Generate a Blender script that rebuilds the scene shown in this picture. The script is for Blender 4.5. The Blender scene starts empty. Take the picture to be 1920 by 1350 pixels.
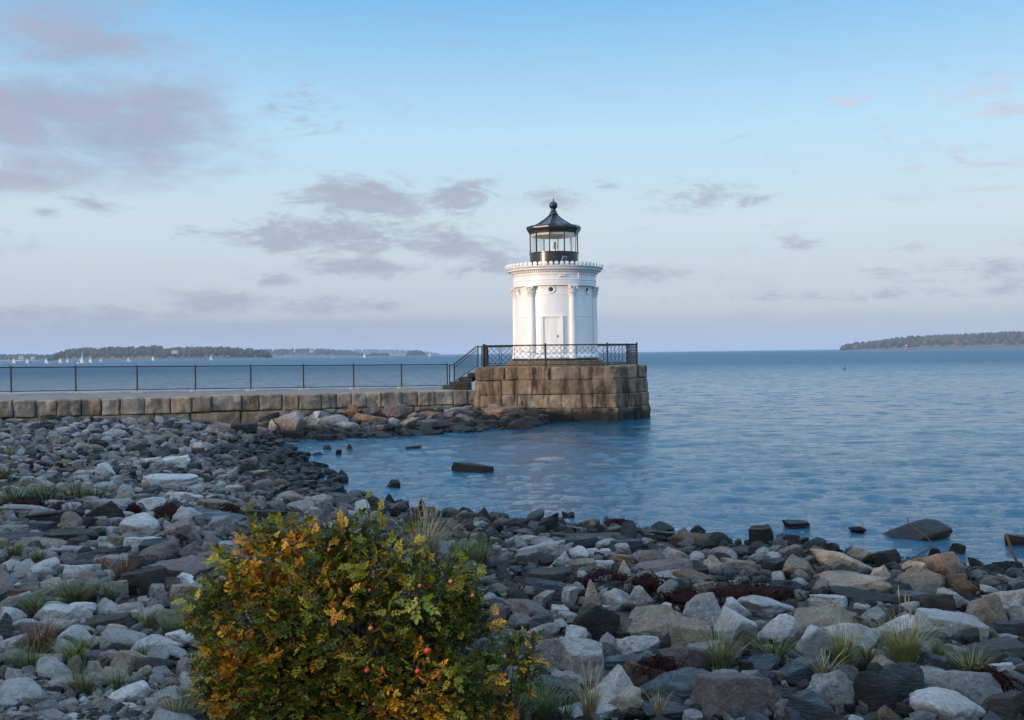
import bpy, bmesh, math, random
import numpy as np
from mathutils import Vector, Matrix

random.seed(7)
RNG = np.random.default_rng(11)
sc = bpy.context.scene
COL = sc.collection
rad = math.radians

# ------------------------------------------------------------------ camera
EYE = Vector((0.0, 0.0, 3.15))
FPX = 1844.0                       # focal length in pixels of the 1920 px wide photograph
cam_data = bpy.data.cameras.new("camera")
cam_data.sensor_width = 36.0
cam_data.lens = 36.0 * FPX / 1920.0
cam_data.clip_start = 0.1
cam_data.clip_end = 60000.0
cam = bpy.data.objects.new("camera", cam_data)
COL.objects.link(cam)
CAMROT = Matrix.Rotation(rad(90 - 0.39), 3, 'X') @ Matrix.Rotation(rad(-0.733), 3, 'Z')
cam.matrix_world = Matrix.Translation(EYE) @ CAMROT.to_4x4()
sc.camera = cam
CINV = CAMROT.transposed()

def ray(px, py):
    d = CAMROT @ Vector(((px - 960) / FPX, -(py - 675) / FPX, -1.0))
    return d
def at_z(px, py, z):
    d = ray(px, py); t = (z - EYE.z) / d.z
    return EYE + d * t
def at_y(px, py, Y):
    d = ray(px, py); return EYE + d * (Y / d.y)
def to_px(p):
    q = CINV @ (Vector(p) - EYE)
    return (960 + FPX * q.x / -q.z, 675 - FPX * q.y / -q.z, -q.z)

# ------------------------------------------------------------------ sun and sky
SUN_EL, SUN_AZ = 7.0, 235.0        # low evening sun, behind the viewer and to the left
sun_to = Vector((math.sin(rad(SUN_AZ)) * math.cos(rad(SUN_EL)), math.cos(rad(SUN_AZ)) * math.cos(rad(SUN_EL)), math.sin(rad(SUN_EL))))
sd = bpy.data.lights.new("sun", 'SUN')
sd.energy = 3.1
sd.angle = rad(0.6)
sd.color = (1.0, 0.74, 0.52)
sun = bpy.data.objects.new("sun", sd)
COL.objects.link(sun)
sun.rotation_euler = sun_to.to_track_quat('Z', 'Y').to_euler()

world = bpy.data.worlds.new("World")
sc.world = world
world.use_nodes = True
WN, WL = world.node_tree.nodes, world.node_tree.links
WN.clear()

class NT:
    """small helper for node trees"""
    def __init__(s, tree):
        s.n, s.l = tree.nodes, tree.links
    def _in(s, sock, v):
        if v is None: return
        if isinstance(v, bpy.types.NodeSocket): s.l.new(v, sock)
        else: sock.default_value = v
    def math(s, op, a, b=None, c=None, clamp=False):
        m = s.n.new("ShaderNodeMath"); m.operation = op; m.use_clamp = clamp
        s._in(m.inputs[0], a); s._in(m.inputs[1], b)
        if c is not None: s._in(m.inputs[2], c)
        return m.outputs[0]
    def vmath(s, op, a, b=None):
        m = s.n.new("ShaderNodeVectorMath"); m.operation = op
        s._in(m.inputs[0], a)
        if b is not None: s._in(m.inputs[1], b)
        return m.outputs["Value"] if op in ("LENGTH", "DOT_PRODUCT", "DISTANCE") else m.outputs[0]
    def noise(s, vec, scale, detail=4, rough=0.55, dist=0.0):
        t = s.n.new("ShaderNodeTexNoise")
        s._in(t.inputs["Vector"], vec); s._in(t.inputs["Scale"], scale)
        t.inputs["Detail"].default_value = detail; t.inputs["Roughness"].default_value = rough
        t.inputs["Distortion"].default_value = dist
        return t.outputs["Fac"]
    def voronoi(s, vec, scale, feature='F1', out="Distance"):
        t = s.n.new("ShaderNodeTexVoronoi"); t.feature = feature
        s._in(t.inputs["Vector"], vec); s._in(t.inputs["Scale"], scale)
        return t.outputs[out]
    def mapr(s, v, a, b, c=0.0, d=1.0, smooth=False):
        m = s.n.new("ShaderNodeMapRange")
        m.interpolation_type = 'SMOOTHSTEP' if smooth else 'LINEAR'
        s._in(m.inputs[0], v)
        for i, q in enumerate((a, b, c, d)): s._in(m.inputs[i + 1], q)
        return m.outputs[0]
    def ramp(s, v, pts, interp='LINEAR'):
        m = s.n.new("ShaderNodeValToRGB"); m.color_ramp.interpolation = interp
        cr = m.color_ramp
        while len(cr.elements) < len(pts): cr.elements.new(0.5)
        for e, (p, c) in zip(cr.elements, pts):
            e.position = p; e.color = (*c, 1) if len(c) == 3 else c
        s._in(m.inputs[0], v)
        return m.outputs[0]
    def mix(s, f, a, b, mode='MIX'):
        m = s.n.new("ShaderNodeMix"); m.data_type = 'RGBA'; m.blend_type = mode
        s._in(m.inputs["Factor"], f)
        for i, v in ((6, a), (7, b)):
            if isinstance(v, tuple) and len(v) == 3: v = (*v, 1)
            s._in(m.inputs[i], v)
        return m.outputs[2]
    def comb(s, x, y, z):
        m = s.n.new("ShaderNodeCombineXYZ")
        s._in(m.inputs[0], x); s._in(m.inputs[1], y); s._in(m.inputs[2], z)
        return m.outputs[0]
    def sep(s, v):
        m = s.n.new("ShaderNodeSeparateXYZ"); s._in(m.inputs[0], v); return m.outputs
    def scalev(s, v, k):
        m = s.n.new("ShaderNodeVectorMath"); m.operation = 'MULTIPLY'
        s._in(m.inputs[0], v); m.inputs[1].default_value = k if not isinstance(k, (int, float)) else (k, k, k)
        return m.outputs[0]

def build_world():
    w = NT(world.node_tree)
    SK = 0.15
    sky = w.n.new("ShaderNodeTexSky"); sky.sky_type = 'NISHITA'
    sky.sun_disc = False
    sky.sun_elevation = rad(SUN_EL); sky.sun_rotation = rad(SUN_AZ)
    sky.altitude = 0; sky.air_density = 1.0; sky.dust_density = 0.6; sky.ozone_density = 1.6
    tc = w.n.new("ShaderNodeTexCoord").outputs["Generated"]
    x, y, z = w.sep(tc)[:3]
    az = w.math('ARCTAN2', x, y)                   # 0 straight out to sea, positive to the right
    el = w.math('ARCSINE', z)
    # a whiter, brighter band low in the sky, as thin high haze gives
    base = sky.outputs[0]
    elc = w.mapr(el, 0.0, 0.9)
    g = w.ramp(elc, [(0.0, (3.35, 3.95, 4.8)), (0.06, (3.9, 4.3, 5.0)), (0.14, (4.5, 5.3, 5.9)), (0.24, (3.7, 5.5, 6.8)),
                     (0.40, (1.3, 3.6, 6.3)), (0.56, (1.7, 4.4, 8.2)), (0.75, (4.2, 7.2, 11.0)), (1.0, (7.0, 10.0, 14.5))])
    base = w.mix(0.85, base, g)
    # the sky glows where the sun has dropped low
    gl = w.vmath('DOT_PRODUCT', tc, tuple(sun_to))
    gl = w.math('POWER', w.mapr(gl, 0.0, 1.0), 2.2)
    base = w.mix(1.0, base, w.mix(gl, (0, 0, 0), (7.5, 6.2, 5.0)), 'ADD')
    p = w.comb(az, el, 0.0)
    warp = w.noise(w.scalev(p, (9, 22, 1)), 1.0, 5, 0.6)
    n1 = w.noise(w.scalev(p, (13, 40, 1)), 1.0, 9, 0.66, 0.9)
    n2 = w.noise(w.scalev(w.vmath('ADD', p, (3.1, 1.7, 0)), (38, 105, 1)), 1.0, 8, 0.68, 0.7)
    nn = w.math('ADD', w.math('MULTIPLY', n1, 0.6), w.math('MULTIPLY', n2, 0.4))
    def blobs(lst):
        out = None
        for (cx, cy, rx, ry, s) in lst:
            d = ray(cx, cy).normalized()
            a0, e0 = math.atan2(d.x, d.y), math.asin(d.z)
            v = w.vmath('SUBTRACT', p, (a0, e0, 0))
            v = w.scalev(v, (FPX / rx, FPX / ry, 0))
            L = w.vmath('LENGTH', v)
            m = w.mapr(L, 2.1, 0.0, 0.0, s, True)
            out = m if out is None else w.math('MAXIMUM', out, m)
        return out
    low = blobs([(690, 372, 110, 38, 1), (620, 440, 190, 34, 1), (545, 455, 90, 20, 1), (450, 437, 40, 16, .8), (860, 368, 60, 32, .95), (830, 458, 95, 22, 1),
                 (660, 500, 110, 18, .9), (530, 525, 40, 13, .95), (925, 492, 70, 24, .9), (410, 568, 75, 24, .95),
                 (150, 590, 240, 22, .8), (600, 572, 150, 18, .72), (720, 575, 60, 10, .8), (1300, 368, 110, 24, .62), (1400, 380, 60, 16, .55),
                 (1240, 508, 100, 18, .6), (1495, 458, 45, 18, .5), (1035, 372, 60, 16, .7), (1140, 350, 25, 12, .5),
                 (180, 385, 50, 16, .65), (90, 395, 45, 14, .6), (560, 210, 90, 45, .5), (1390, 470, 30, 16, .45), (1720, 550, 300, 11, .62), (1870, 505, 180, 24, .55), (1880, 455, 120, 12, .5), (430, 610, 500, 12, .6)])
    big = blobs([(60, 205, 150, 70, 1), (180, 190, 130, 70, .9), (300, 215, 110, 75, 1), (210, 255, 200, 70, 1), (150, 75, 140, 80, .8), (400, 228, 90, 28, .75),
                 (130, 305, 120, 40, .8), (40, 335, 90, 20, .75), (290, 340, 70, 25, .5)])
    pink = blobs([(1840, 168, 100, 20, .85), (1605, 190, 60, 12, .8), (1900, 200, 80, 20, .85), (1835, 275, 55, 13, .75), (1890, 305, 60, 9, .8), (1715, 315, 50, 7, .7),
                  (1860, 353, 90, 5, .75), (1500, 420, 60, 7, .4), (1690, 120, 50, 10, .4)])
    bank = w.math('MULTIPLY', w.mapr(w.math('ADD', el, w.math('MULTIPLY', w.math('SUBTRACT', n1, 0.5), 0.03)), 0.047, 0.024, 0, 1, True),
                  w.mapr(az, 0.34, -0.25, 0.55, 1.0, True))
    def cover(m, k0, k1):
        return w.mapr(w.math('ADD', m, w.math('MULTIPLY', w.math('SUBTRACT', nn, 0.5), 3.8)), k0, k1, 0, 1, True)
    cl = w.math('MULTIPLY', cover(low, 0.22, 1.05), 0.85)
    cb = w.math('MULTIPLY', w.mapr(w.math('ADD', big, w.math('MULTIPLY', w.math('SUBTRACT', w.math('ADD', w.math('MULTIPLY', warp, 0.65), w.math('MULTIPLY', n1, 0.35)), 0.5), 2.6)), 0.08, 1.1, 0, 1, True), 0.88)
    cp = w.math('MULTIPLY', cover(pink, 0.40, 1.1), 0.7)
    lav = w.mix(w.mapr(n1, 0.35, 0.65), (2.2, 2.65, 3.5), (2.85, 3.0, 3.7))
    lav2 = w.mix(w.mapr(warp, 0.3, 0.62), (1.95, 2.55, 3.65), (2.75, 2.8, 3.65))
    pk = w.mix(w.mapr(n2, 0.35, 0.65), (3.4, 3.6, 4.6), (4.7, 4.4, 5.0))
    c = w.mix(w.math('MULTIPLY', bank, 0.85), base, (2.55, 3.0, 3.7))
    c = w.mix(cb, c, lav2)
    c = w.mix(cl, c, lav)
    c = w.mix(cp, c, pk)
    # below the horizon the world is a dull sea blue
    c = w.mix(w.mapr(el, -0.002, -0.02), c, (0.5, 0.8, 1.2))
    bg = w.n.new("ShaderNodeBackground"); bg.inputs[1].default_value = SK
    w.l.new(c, bg.inputs[0])
    out = w.n.new("ShaderNodeOutputWorld"); w.l.new(bg.outputs[0], out.inputs[0])
build_world()

sc.view_settings.view_transform = 'Standard'
sc.view_settings.look = 'None'
sc.view_settings.exposure = 0.0
sc.view_settings.gamma = 1.0
try:
    sc.cycles.volume_bounces = 0
    sc.cycles.max_bounces = 8
    sc.cycles.transparent_max_bounces = 12
    sc.cycles.use_denoising = True
except Exception: pass

# ------------------------------------------------------------------ helpers
def tag(o, label=None, cat=None, group=None, kind=None):
    if label: o['label'] = label
    if cat: o['category'] = cat
    if group: o['group'] = group
    if kind: o['kind'] = kind
    return o

def empty(name, loc, label, cat, group=None, rz=0.0):
    o = bpy.data.objects.new(name, None); COL.objects.link(o)
    o.location = loc; o.rotation_euler = (0, 0, rz); o.empty_display_size = 0.2
    return tag(o, label, cat, group)

def link_mesh(name, me, mat, parent=None, world_coords=False):
    o = bpy.data.objects.new(name, me); COL.objects.link(o)
    for m in (mat if isinstance(mat, (list, tuple)) else [mat]):
        me.materials.append(m)
    if parent is not None:
        o.parent = parent
        if world_coords:       # vertices were given in world space
            mi = (Matrix.Translation(parent.location) @ parent.rotation_euler.to_matrix().to_4x4()).inverted()
            me.transform(mi)
    return o

def np_mesh(name, V, F, mi=None, smooth=True):
    me = bpy.data.meshes.new(name)
    V = np.ascontiguousarray(V, dtype=np.float32); F = np.ascontiguousarray(F, dtype=np.int32)
    k = F.shape[1]
    me.vertices.add(len(V)); me.vertices.foreach_set("co", V.ravel())
    me.loops.add(F.size); me.loops.foreach_set("vertex_index", F.ravel())
    me.polygons.add(len(F))
    me.polygons.foreach_set("loop_start", np.arange(0, F.size, k, dtype=np.int32))
    me.polygons.foreach_set("loop_total", np.full(len(F), k, dtype=np.int32))
    if mi is not None: me.polygons.foreach_set("material_index", np.ascontiguousarray(mi, dtype=np.int32))
    me.polygons.foreach_set("use_smooth", np.full(len(F), smooth, dtype=bool))
    me.update(calc_edges=True); me.validate()
    return me

def ico(sub):
    b = bmesh.new(); bmesh.ops.create_icosphere(b, subdivisions=sub, radius=1.0)
    V = np.array([v.co[:] for v in b.verts]); F = np.array([[v.index for v in f.verts] for f in b.faces])
    b.free(); V /= np.linalg.norm(V, axis=1)[:, None]
    return V, F

_P = RNG.random((64, 64, 64))
def vnoise(p):
    """value noise in [-1,1] at the rows of p"""
    i = np.floor(p).astype(int); f = p - i; f = f * f * (3 - 2 * f); i &= 63; j = (i + 1) & 63
    g = lambda a, b, c: _P[a, b, c]
    x0, y0, z0, x1, y1, z1 = i[:, 0], i[:, 1], i[:, 2], j[:, 0], j[:, 1], j[:, 2]
    fx, fy, fz = f[:, 0], f[:, 1], f[:, 2]
    a = g(x0, y0, z0) * (1 - fx) + g(x1, y0, z0) * fx; b = g(x0, y1, z0) * (1 - fx) + g(x1, y1, z0) * fx
    c = g(x0, y0, z1) * (1 - fx) + g(x1, y0, z1) * fx; d = g(x0, y1, z1) * (1 - fx) + g(x1, y1, z1) * fx
    return ((a * (1 - fy) + b * fy) * (1 - fz) + (c * (1 - fy) + d * fy) * fz) * 2 - 1
def fbm(p, oct=4, gain=0.5):
    s = 0; a = 1.0
    for k in range(oct):
        s = s + a * vnoise(p * (2 ** k) + 17.3 * k); a *= gain
    return s

class MB:
    """collects polygons into one mesh"""
    def __init__(s): s.v, s.f, s.m, s.cur = [], [], [], 0
    def add(s, vs, fs):
        b = len(s.v); s.v += [tuple(v) for v in vs]
        s.f += [tuple(b + i for i in f) for f in fs]; s.m += [s.cur] * len(fs); return s
    def box(s, lo, hi, M=None):
        x0, y0, z0 = lo; x1, y1, z1 = hi
        vs = [Vector(p) for p in ((x0, y0, z0), (x1, y0, z0), (x1, y1, z0), (x0, y1, z0), (x0, y0, z1), (x1, y0, z1), (x1, y1, z1), (x0, y1, z1))]
        if M is not None: vs = [M @ v for v in vs]
        return s.add(vs, [(0, 3, 2, 1), (4, 5, 6, 7), (0, 1, 5, 4), (1, 2, 6, 5), (2, 3, 7, 6), (3, 0, 4, 7)])
    def tube(s, pts, r, n=8, cap=True):
        pts = [Vector(p) for p in pts]; rs = r if isinstance(r, (list, tuple)) else [r] * len(pts)
        vs = []; ref = None
        for i, p in enumerate(pts):
            d = (pts[min(i + 1, len(pts) - 1)] - pts[max(i - 1, 0)])
            d = d.normalized() if d.length > 1e-9 else Vector((0, 0, 1))
            if ref is None: ref = Vector((0, 0, 1)) if abs(d.z) < 0.9 else Vector((1, 0, 0))
            u = d.cross(ref).normalized(); w = u.cross(d).normalized(); ref = w if abs(w.dot(d)) < .5 else ref
            for k in range(n):
                a = 2 * math.pi * k / n; vs.append(p + (u * math.cos(a) + w * math.sin(a)) * rs[i])
        fs = [(i * n + k, i * n + (k + 1) % n, (i + 1) * n + (k + 1) % n, (i + 1) * n + k) for i in range(len(pts) - 1) for k in range(n)]
        if cap: fs += [tuple(range(n - 1, -1, -1)), tuple(range((len(pts) - 1) * n, len(pts) * n))]
        return s.add(vs, fs)
    def lathe(s, prof, n=64, c=(0, 0), a0=0.0, a1=2 * math.pi, rf=None):
        full = abs(a1 - a0 - 2 * math.pi) < 1e-6; m = n if full else n + 1; vs = []
        for (r, z) in prof:
            for k in range(m):
                a = a0 + (a1 - a0) * k / n; rr = r * (rf(a, z) if rf else 1.0)
                vs.append((c[0] + rr * math.cos(a), c[1] + rr * math.sin(a), z))
        fs = [(i * m + k, i * m + (k + 1) % m, (i + 1) * m + (k + 1) % m, (i + 1) * m + k) for i in range(len(prof) - 1) for k in range(n)]
        return s.add(vs, fs)
    def build(s, name, mat, parent=None, smooth=None, world=False):
        me = bpy.data.meshes.new(name); me.from_pydata(s.v, [], s.f)
        me.polygons.foreach_set("material_index", s.m)
        if smooth is not None:
            me.polygons.foreach_set("use_smooth", [True] * len(me.polygons)); me.set_sharp_from_angle(angle=rad(smooth))
        me.update()
        return link_mesh(name, me, mat, parent, world)

def copy_tree(o, parent=None):
    c = o.copy(); COL.objects.link(c)
    if parent is not None: c.parent = parent
    for ch in list(o.children): copy_tree(ch, c)
    return c

# ------------------------------------------------------------------ materials
def new_mat(name):
    m = bpy.data.materials.new(name); m.use_nodes = True; m.node_tree.nodes.clear()
    t = NT(m.node_tree)
    b = t.n.new("ShaderNodeBsdfPrincipled"); o = t.n.new("ShaderNodeOutputMaterial"); t.l.new(b.outputs[0], o.inputs[0])
    return m, t, b
def bump(t, b, h, dist, strength=1.0):
    n = t.n.new("ShaderNodeBump"); n.inputs["Distance"].default_value = dist; n.inputs["Strength"].default_value = strength
    t._in(n.inputs["Height"], h); t.l.new(n.outputs[0], b.inputs["Normal"])
def simple(name, col, rough=0.5, metal=0.0, var=0.15, scale=3.0, spec=None):
    m, t, b = new_mat(name)
    g = t.n.new("ShaderNodeNewGeometry").outputs["Position"]
    n = t.noise(g, scale, 5, 0.6)
    lo = tuple(c * (1 - var) for c in col); hi = tuple(min(1, c * (1 + var)) for c in col)
    t.l.new(t.mix(t.mapr(n, 0.3, 0.7), lo, hi), b.inputs["Base Color"])
    b.inputs["Roughness"].default_value = rough; b.inputs["Metallic"].default_value = metal
    if spec is not None: b.inputs["Specular IOR Level"].default_value = spec
    return m

def rock_mat(name, a, c, speck=0.5, stripe=0.0, rust=0.0, wet=False, rough=0.85):
    """stone: two tones in blotches, mineral specks, optional bedding bands, rust stains and a dark wet tide band"""
    m, t, b = new_mat(name)
    pos = t.n.new("ShaderNodeNewGeometry").outputs["Position"]
    inf = t.n.new("ShaderNodeObjectInfo")
    tc = t.n.new("ShaderNodeTexCoord").outputs["Object"]
    rnd = inf.outputs["Random"]
    off = t.vmath('ADD', pos, t.comb(t.math('MULTIPLY', rnd, 37.0), 0.0, 0.0))
    n = t.noise(off, 3.2, 6, 0.62)
    col = t.mix(t.mapr(n, 0.32, 0.68), a, c)
    big = t.noise(off, 0.9, 2, 0.5)
    col = t.mix(t.mapr(big, 0.35, 0.7, 0.0, 0.55), col, tuple(x * 0.55 for x in a))
    mid = t.noise(t.vmath('ADD', off, (2, 8, 1)), 17.0, 5, 0.75)
    col = t.mix(t.mapr(mid, 0.50, 0.64, 0.0, 0.55), col, tuple(x * 0.42 for x in a))
    if stripe:
        w = t.noise(t.scalev(t.vmath('ADD', tc, t.comb(0, 0, t.math('MULTIPLY', rnd, 9.0))), (1.2, 1.2, 11.0)), 1.0, 5, 0.65, 0.3)
        col = t.mix(t.math('MULTIPLY', t.mapr(w, 0.42, 0.62), stripe), col, tuple(x * 1.7 for x in c))
    if speck:
        v = t.noise(off, 75.0, 3, 0.7); v2 = t.noise(t.vmath('ADD', off, (5, 5, 5)), 38.0, 3, 0.7)
        col = t.mix(t.math('MULTIPLY', t.mapr(v, 0.55, 0.66), speck), col, tuple(x * 0.28 for x in a))
        col = t.mix(t.math('MULTIPLY', t.mapr(v2, 0.56, 0.68), speck * 0.8), col, tuple(min(0.75, x * 1.7) for x in c))
    if rust:
        r = t.noise(t.vmath('ADD', off, (9, 2, 4)), 2.1, 6, 0.68)
        col = t.mix(t.math('MULTIPLY', t.mapr(r, 0.5, 0.68), rust), col, (0.20, 0.085, 0.03))
    tone = t.math('ADD', 0.62, t.math('MULTIPLY', rnd, 0.75))
    col = t.mix(1.0, col, t.comb(tone, tone, tone), 'MULTIPLY')
    z = t.sep(pos)[2]
    zz = t.math('ADD', z, t.math('MULTIPLY', t.math('SUBTRACT', n, 0.5), 0.5))
    wetf = t.mapr(zz, 0.56, 0.22) if not wet else t.mapr(zz, 1.7, 1.3)
    col = t.mix(t.math('MULTIPLY', wetf, 0.90), col, (0.011, 0.012, 0.011))
    t.l.new(col, b.inputs["Base Color"])
    t.l.new(t.mapr(wetf, 0, 1, rough, 0.42), b.inputs["Roughness"])
    b.inputs["Specular IOR Level"].default_value = 0.3
    h1 = t.noise(off, 9.0, 9, 0.72); h2 = t.voronoi(off, 9.0)
    h = t.math('ADD', t.math('MULTIPLY', h1, 1.0), t.math('MULTIPLY', h2, 0.25))
    if stripe: h = t.math('ADD', h, t.math('MULTIPLY', w, 0.9))
    bump(t, b, h, 0.14, 1.0)
    return m

ROCK = {
    'P': rock_mat("pale_granite", (0.45, 0.44, 0.425), (0.66, 0.64, 0.61), 0.6),
    'G': rock_mat("grey_granite", (0.25, 0.245, 0.235), (0.42, 0.405, 0.385), 0.6, rust=0.25),
    'K': rock_mat("pink_granite", (0.25, 0.20, 0.185), (0.37, 0.31, 0.285), 0.55, rust=0.25),
    'T': rock_mat("tan_granite", (0.29, 0.235, 0.175), (0.50, 0.42, 0.325), 0.5, rust=0.35),
    'O': rock_mat("rust_stone", (0.15, 0.10, 0.07), (0.29, 0.195, 0.13), 0.4, rust=0.5),
    'S': rock_mat("blue_slate", (0.045, 0.056, 0.064), (0.095, 0.113, 0.122), 0.1, stripe=0.6),
    'D': rock_mat("dark_stone", (0.034, 0.031, 0.029), (0.085, 0.075, 0.065), 0.2, stripe=0.2),
    'W': rock_mat("wet_weeded_rock", (0.014, 0.014, 0.012), (0.04, 0.034, 0.022), 0.1, wet=True, rough=0.5),
}
RKEYS = list(ROCK)
# ------------------------------------------------------------------ terrain
SHORE_PX = [(545, 825), (575, 862), (630, 905), (700, 940), (800, 962), (880, 972), (1000, 972), (1100, 980), (1250, 998),
            (1400, 1018), (1500, 1020), (1650, 1048), (1800, 1068), (1920, 1085)]
SHORE = [at_z(x, y, 0.0) for x, y in SHORE_PX]
S2 = np.array([[-10.5, 60.0], [-9.6, 46.0], [-9.0, 41.0]] + [[p.x, p.y] for p in SHORE] + [[9.5, 12.2], [14.0, 10.5], [30.0, 6.0], [80.0, -10.0]])

def shore_dist(x, y):
    """signed distance inland of the shoreline (numpy arrays)"""
    x = np.asarray(x, float); y = np.asarray(y, float)
    best = np.full(x.shape, 1e9); sgn = np.ones(x.shape)
    for i in range(len(S2) - 1):
        a, b = S2[i], S2[i + 1]; d = b - a; L = d @ d
        t = np.clip(((x - a[0]) * d[0] + (y - a[1]) * d[1]) / L, 0, 1)
        qx, qy = a[0] + t * d[0] - x, a[1] + t * d[1] - y
        dd = np.hypot(qx, qy); cr = d[0] * (y - a[1]) - d[1] * (x - a[0])
        m = dd < best; best = np.where(m, dd, best); sgn = np.where(m, np.where(cr < 0, 1.0, -1.0), sgn)
    return best * sgn

WF0, WF1 = Vector((-19.3, 37.0, 0)), Vector((-1.65, 45.3, 0))      # front line of the causeway wall
WD = (WF1 - WF0).normalized(); WNRM = Vector((-WD.y, WD.x, 0))       # away from the viewer
FN0, FN1 = Vector((-20.9, 41.0, 0)), Vector((-3.3, 50.0, 0))       # fence line

def ground(x, y):
    s = shore_dist(x, y)
    up = 0.98 * (1 - np.exp(-np.maximum(s, 0) / 6.0)) + 0.02 * np.maximum(s, 0) * (np.asarray(y) < 20) * 0
    dn = -0.9 * (1 - np.exp(-np.maximum(-s, 0) / 3.0)) * 1.6
    z = np.where(s > 0, up, dn)
    x = np.asarray(x, float); y = np.asarray(y, float)
    q = np.stack([x * 0.35, y * 0.35, np.zeros_like(x)], -1).reshape(-1, 3)
    z = z + (0.07 * fbm(q, 3)).reshape(x.shape) * np.clip(1 + s / 3, 0, 1)
    beyond = (x - WF0.x) * WNRM.x + (y - WF0.y) * WNRM.y
    z = np.where(beyond > 1.5, np.minimum(z, -1.2), z)
    return z
_gx, _gy = np.arange(-62, 82, 0.12), np.arange(-52, 62, 0.12)
_GX, _GY = np.meshgrid(_gx, _gy, indexing='ij')
_GH = ground(_GX, _GY); _GS = shore_dist(_GX, _GY)
def _look(G, x, y):
    u = min(max((x + 62) / 0.12, 0), G.shape[0] - 2.001); v = min(max((y + 52) / 0.12, 0), G.shape[1] - 2.001)
    i, j = int(u), int(v); a, b = u - i, v - j
    return float((G[i, j] * (1 - a) + G[i + 1, j] * a) * (1 - b) + (G[i, j + 1] * (1 - a) + G[i + 1, j + 1] * a) * b)
def gz(x, y): return _look(_GH, x, y)
def sdist(x, y): return _look(_GS, x, y)
def on_ground(px, py):
    """where the ray through a pixel meets the ground (or the water, where that is higher)"""
    d = ray(px, py); t = 1.0; last = 1.0
    while t < 90:
        p = EYE + d * t
        if p.z <= max(gz(p.x, p.y), 0.0 if True else -9): break
        last = t; t *= 1.015
    lo, hi = last, t
    for _ in range(14):
        m = (lo + hi) / 2; p = EYE + d * m
        if p.z <= max(gz(p.x, p.y), 0.0): hi = m
        else: lo = m
    return EYE + d * hi

def make_ground():
    xs = np.concatenate([np.linspace(-60, -26, 30), np.linspace(-25.6, 22, 240), np.linspace(23, 80, 30)])
    ys = np.concatenate([np.linspace(-50, 0, 30), np.linspace(0.4, 44, 220), np.linspace(45, 60, 20)])
    X, Y = np.meshgrid(xs, ys); Z = ground(X, Y) - 0.04
    n, m = X.shape
    V = np.stack([X, Y, Z], -1).reshape(-1, 3)
    i = (np.arange(n - 1)[:, None] * m + np.arange(m - 1)[None, :]).ravel()
    F = np.stack([i, i + 1, i + m + 1, i + m], 1)
    mt, t, b = new_mat("shingle")
    g = t.n.new("ShaderNodeNewGeometry").outputs["Position"]
    vcol = t.voronoi(g, 22.0, 'F1', "Color"); vd = t.voronoi(g, 22.0)
    tone = t.math('ADD', 0.3, t.sep(vcol)[0])
    c = t.mix(t.noise(g, 1.5, 4), (0.022, 0.019, 0.016), (0.06, 0.052, 0.045))
    c = t.mix(1.0, c, t.comb(tone, tone, tone), 'MULTIPLY')
    z = t.sep(g)[2]
    c = t.mix(t.mapr(z, 0.35, 0.05), c, (0.012, 0.012, 0.011))
    t.l.new(c, b.inputs["Base Color"]); b.inputs["Roughness"].default_value = 0.9
    bump(t, b, t.math('SUBTRACT', 1.0, vd), 0.04, 1.0)
    o = link_mesh("beach_ground", np_mesh("beach_ground", V, F), mt)
    tag(o, "dark shingle ground under the boulders of the shore", kind="structure")
make_ground()

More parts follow.
